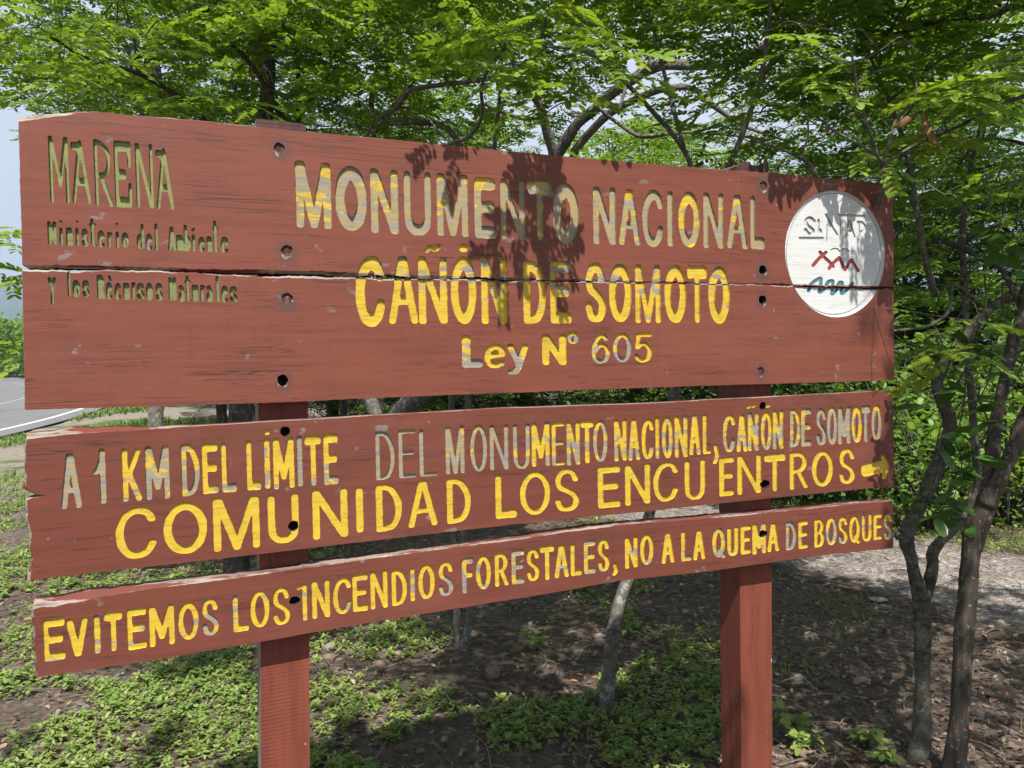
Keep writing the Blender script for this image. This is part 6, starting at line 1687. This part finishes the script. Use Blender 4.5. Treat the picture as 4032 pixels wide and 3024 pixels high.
x, y = scatter(3800, 9, 1.45); k = gg.random(len(x)) < np.clip(.25 + .75 * (x > .1), 0, 1); x, y = x[k], y[k]
for a, c in zip(x, y):
    V, F = protos[gg.integers(5)]; s = .005 + .02 * gg.random() ** 2.6
    VS.append((V * s) @ rotz(gg.uniform(0, 6.28)).T + (a, c, float(gz(a, c)) + s * .25)); FS.append(np.array(F) + b); b += len(V)
F = np.vstack(FS); me = mesh_np("pebbles", np.vstack(VS), np.full(len(F), 3), F.ravel(), [m_stone], smooth=False); tag(link(bpy.data.objects.new("pebbles", me)), kind='stuff')
m_pale = mat_bark("pale_stone", (0.28, 0.25, 0.22), (0.48, 0.45, 0.41), None, (9, 9, 9), 8, .3)
m_brownst = mat_bark("brown_stone", (0.13, 0.095, 0.07), (0.30, 0.235, 0.18), None, (14, 14, 14), 9, .4)
for dx, dy, w, h, m, lab in ((1895, 1297, .062, .012, m_pale, "flat pale stone lying at the edge of the gravel track"), (1065, 1465, .055, .05, m_brownst, "angular brown stone on the soil behind the left post"), (1392, 1462, .034, .026, m_stone, "rounded pinkish stone just right of the leaning tree"),
                             (1725, 1470, .032, .026, m_stone, "dark rounded stone on the litter right of the right post"), (1858, 1475, .036, .028, m_stone, "dark grey stone halfway between right post and forked tree"), (1290, 1392, .028, .02, m_stone, "small grey stone touching the leaning tree's left side"),
                             (1180, 1462, .022, .016, m_stone, "small pale stone left of the leaning tree's foot"), (820, 1448, .040, .030, m_brownst, "brown stone half hidden in ground cover near the left post"), (712, 1408, .05, .03, m_stone, "grey stone under the lowest board beside the left post"),
                             (712, 1432, .045, .028, m_brownst, "tan stone close to the left post on its right side"), (960, 1608, .02, .015, m_stone, "small grey stone in the low leaves at the bottom"), (1730, 1300 + 330, .04, .03, m_brownst, "brown stone on the litter near the foot of the right post"),
                             (2105, 1548, .055, .035, m_brownst, "large brown stone at the far right near the gnarled tree"), (362, 903, .19, .30, m_brownst, "big tan boulder beside the tall roadside tree")):
    V, F = stone_verts(gg, w, w * .75, h); px, py = gp(dx, dy)
    if dy < 1000: px, py = W(362, 900, 9.6).x, 9.6
    mb = MB(); mb.add(V, F); o = mb.build("boulder" if dy < 1000 else "stone", [m], None, smooth=False)
    o.location = (px, py, float(gz(px, py)) + h * .22 + (.012 if dy == 1297 else 0)); o.rotation_euler = (0, 0, gg.uniform(0, 6.28)); tag(o, lab, "stone", "stones on the ground")
    if dy < 1000: o.scale.z = 2.2
# small broad-leaved weeds
for dx, dy, s, lab in ((1712, 1570, 1.25, "leafy weed at the bottom just right of the right post"), (1740, 1615, 1.0, "low weed below the leafy weed right of the right post"), (1872, 1600, 1.0, "dark weed between the right post and the forked tree"), (1905, 1645, .8, "small weed at the forked tree's left foot"), (1385, 1385 + 60, .8, "small weed right of the leaning tree"),
                       (1150, 1388, 1.0, "weed left of the leaning tree under the lowest board"), (1600, 1425, .7, "small bright weed touching the left side of the right post"), (118, 1262, .9, "tall bright seedling between the two lower boards at left"), (375, 1228, 1.0, "bright weed in the gap between lower boards near the stout tree"), (20, 1480, .9, "weed at the left picture edge")):
    V = []; gs = np.random.default_rng(dx); px, py = gp(dx, dy + 14)
    if dx in (118, 375): px, py = gp(dx, dy + 40)
    mb = MB(); root = empty("weed", (px, py, float(gz(px, py)))); tag(root, lab, "weed", "weeds on the ground")
    for k in range(7):
        a = gs.uniform(0, 6.28); L = .035 * s * gs.uniform(.5, 1.4); h = .075 * s * gs.uniform(.5, 1.25)
        p, rr = catmull([(0, 0, 0), (L * .4 * math.cos(a), L * .4 * math.sin(a), h * .6), (L * math.cos(a), L * math.sin(a), h)], 3, [.0022, .0016, .001]); tube(mb, p, rr, 4, 0)
        for i in range(5):
            q = p[-1 - i // 2]; M = rotz(a + gs.normal(0, 1.2)) @ roty(R(gs.normal(5, 18))) @ rotx(R(gs.normal(0, 15)))
            V.append(leaf_poly(HEXU, .045 * s * gs.uniform(.7, 1.3), .024 * s) @ M.T + q)
    mb.build("stem", [L_broad], root)
    V = np.vstack(V); me = mesh_np("leaves", V, np.full(len(V) // 8, 8), np.arange(len(V)), [L_cover]); link(bpy.data.objects.new("leaves", me), root)
# tiny white flowers in the ground cover
V = []; pet = leaf_poly(HEX6, .0052, .004, .2)
x, y = scatter(260, 5.5, 1.3); k = gg.random(260) < cover_density(x, y) * .5
for a, b in zip(x[k], y[k]):
    for i in range(5):
        M = rotz(i * 1.257 + a * 9) @ roty(R(-20)); V.append(pet @ M.T + (a, b, float(gz(a, b)) + .055))
V = np.vstack(V); me = mesh_np("white_flowers", V, np.full(len(V) // 6, 6), np.arange(len(V)), [plain("petal_white", (0.75, 0.75, 0.73), .6)]); tag(link(bpy.data.objects.new("white_flowers", me)), kind='stuff')

# ------------------------------------------------------------------ the air
t = bpy.data.materials.new("haze"); t.use_nodes = True; t.node_tree.nodes.clear()
_o = t.node_tree.nodes.new('ShaderNodeOutputMaterial'); _v = t.node_tree.nodes.new('ShaderNodeVolumePrincipled')
_v.inputs['Color'].default_value = (0.62, 0.78, 1.0, 1); _v.inputs['Density'].default_value = 5.5e-4; _v.inputs['Anisotropy'].default_value = 0.2
t.node_tree.links.new(_v.outputs[0], _o.inputs['Volume'])
mb = MB(); X0, X1, Y0, Y1, Z0, Z1 = -4800, 4800, -160, 5200, -6, 260
mb.add([(X0, Y0, Z0), (X1, Y0, Z0), (X1, Y1, Z0), (X0, Y1, Z0), (X0, Y0, Z1), (X1, Y0, Z1), (X1, Y1, Z1), (X0, Y1, Z1)], [[3, 2, 1, 0], [4, 5, 6, 7], [0, 1, 5, 4], [1, 2, 6, 5], [2, 3, 7, 6], [3, 0, 4, 7]])
tag(mb.build("haze", [t]), kind='stuff')
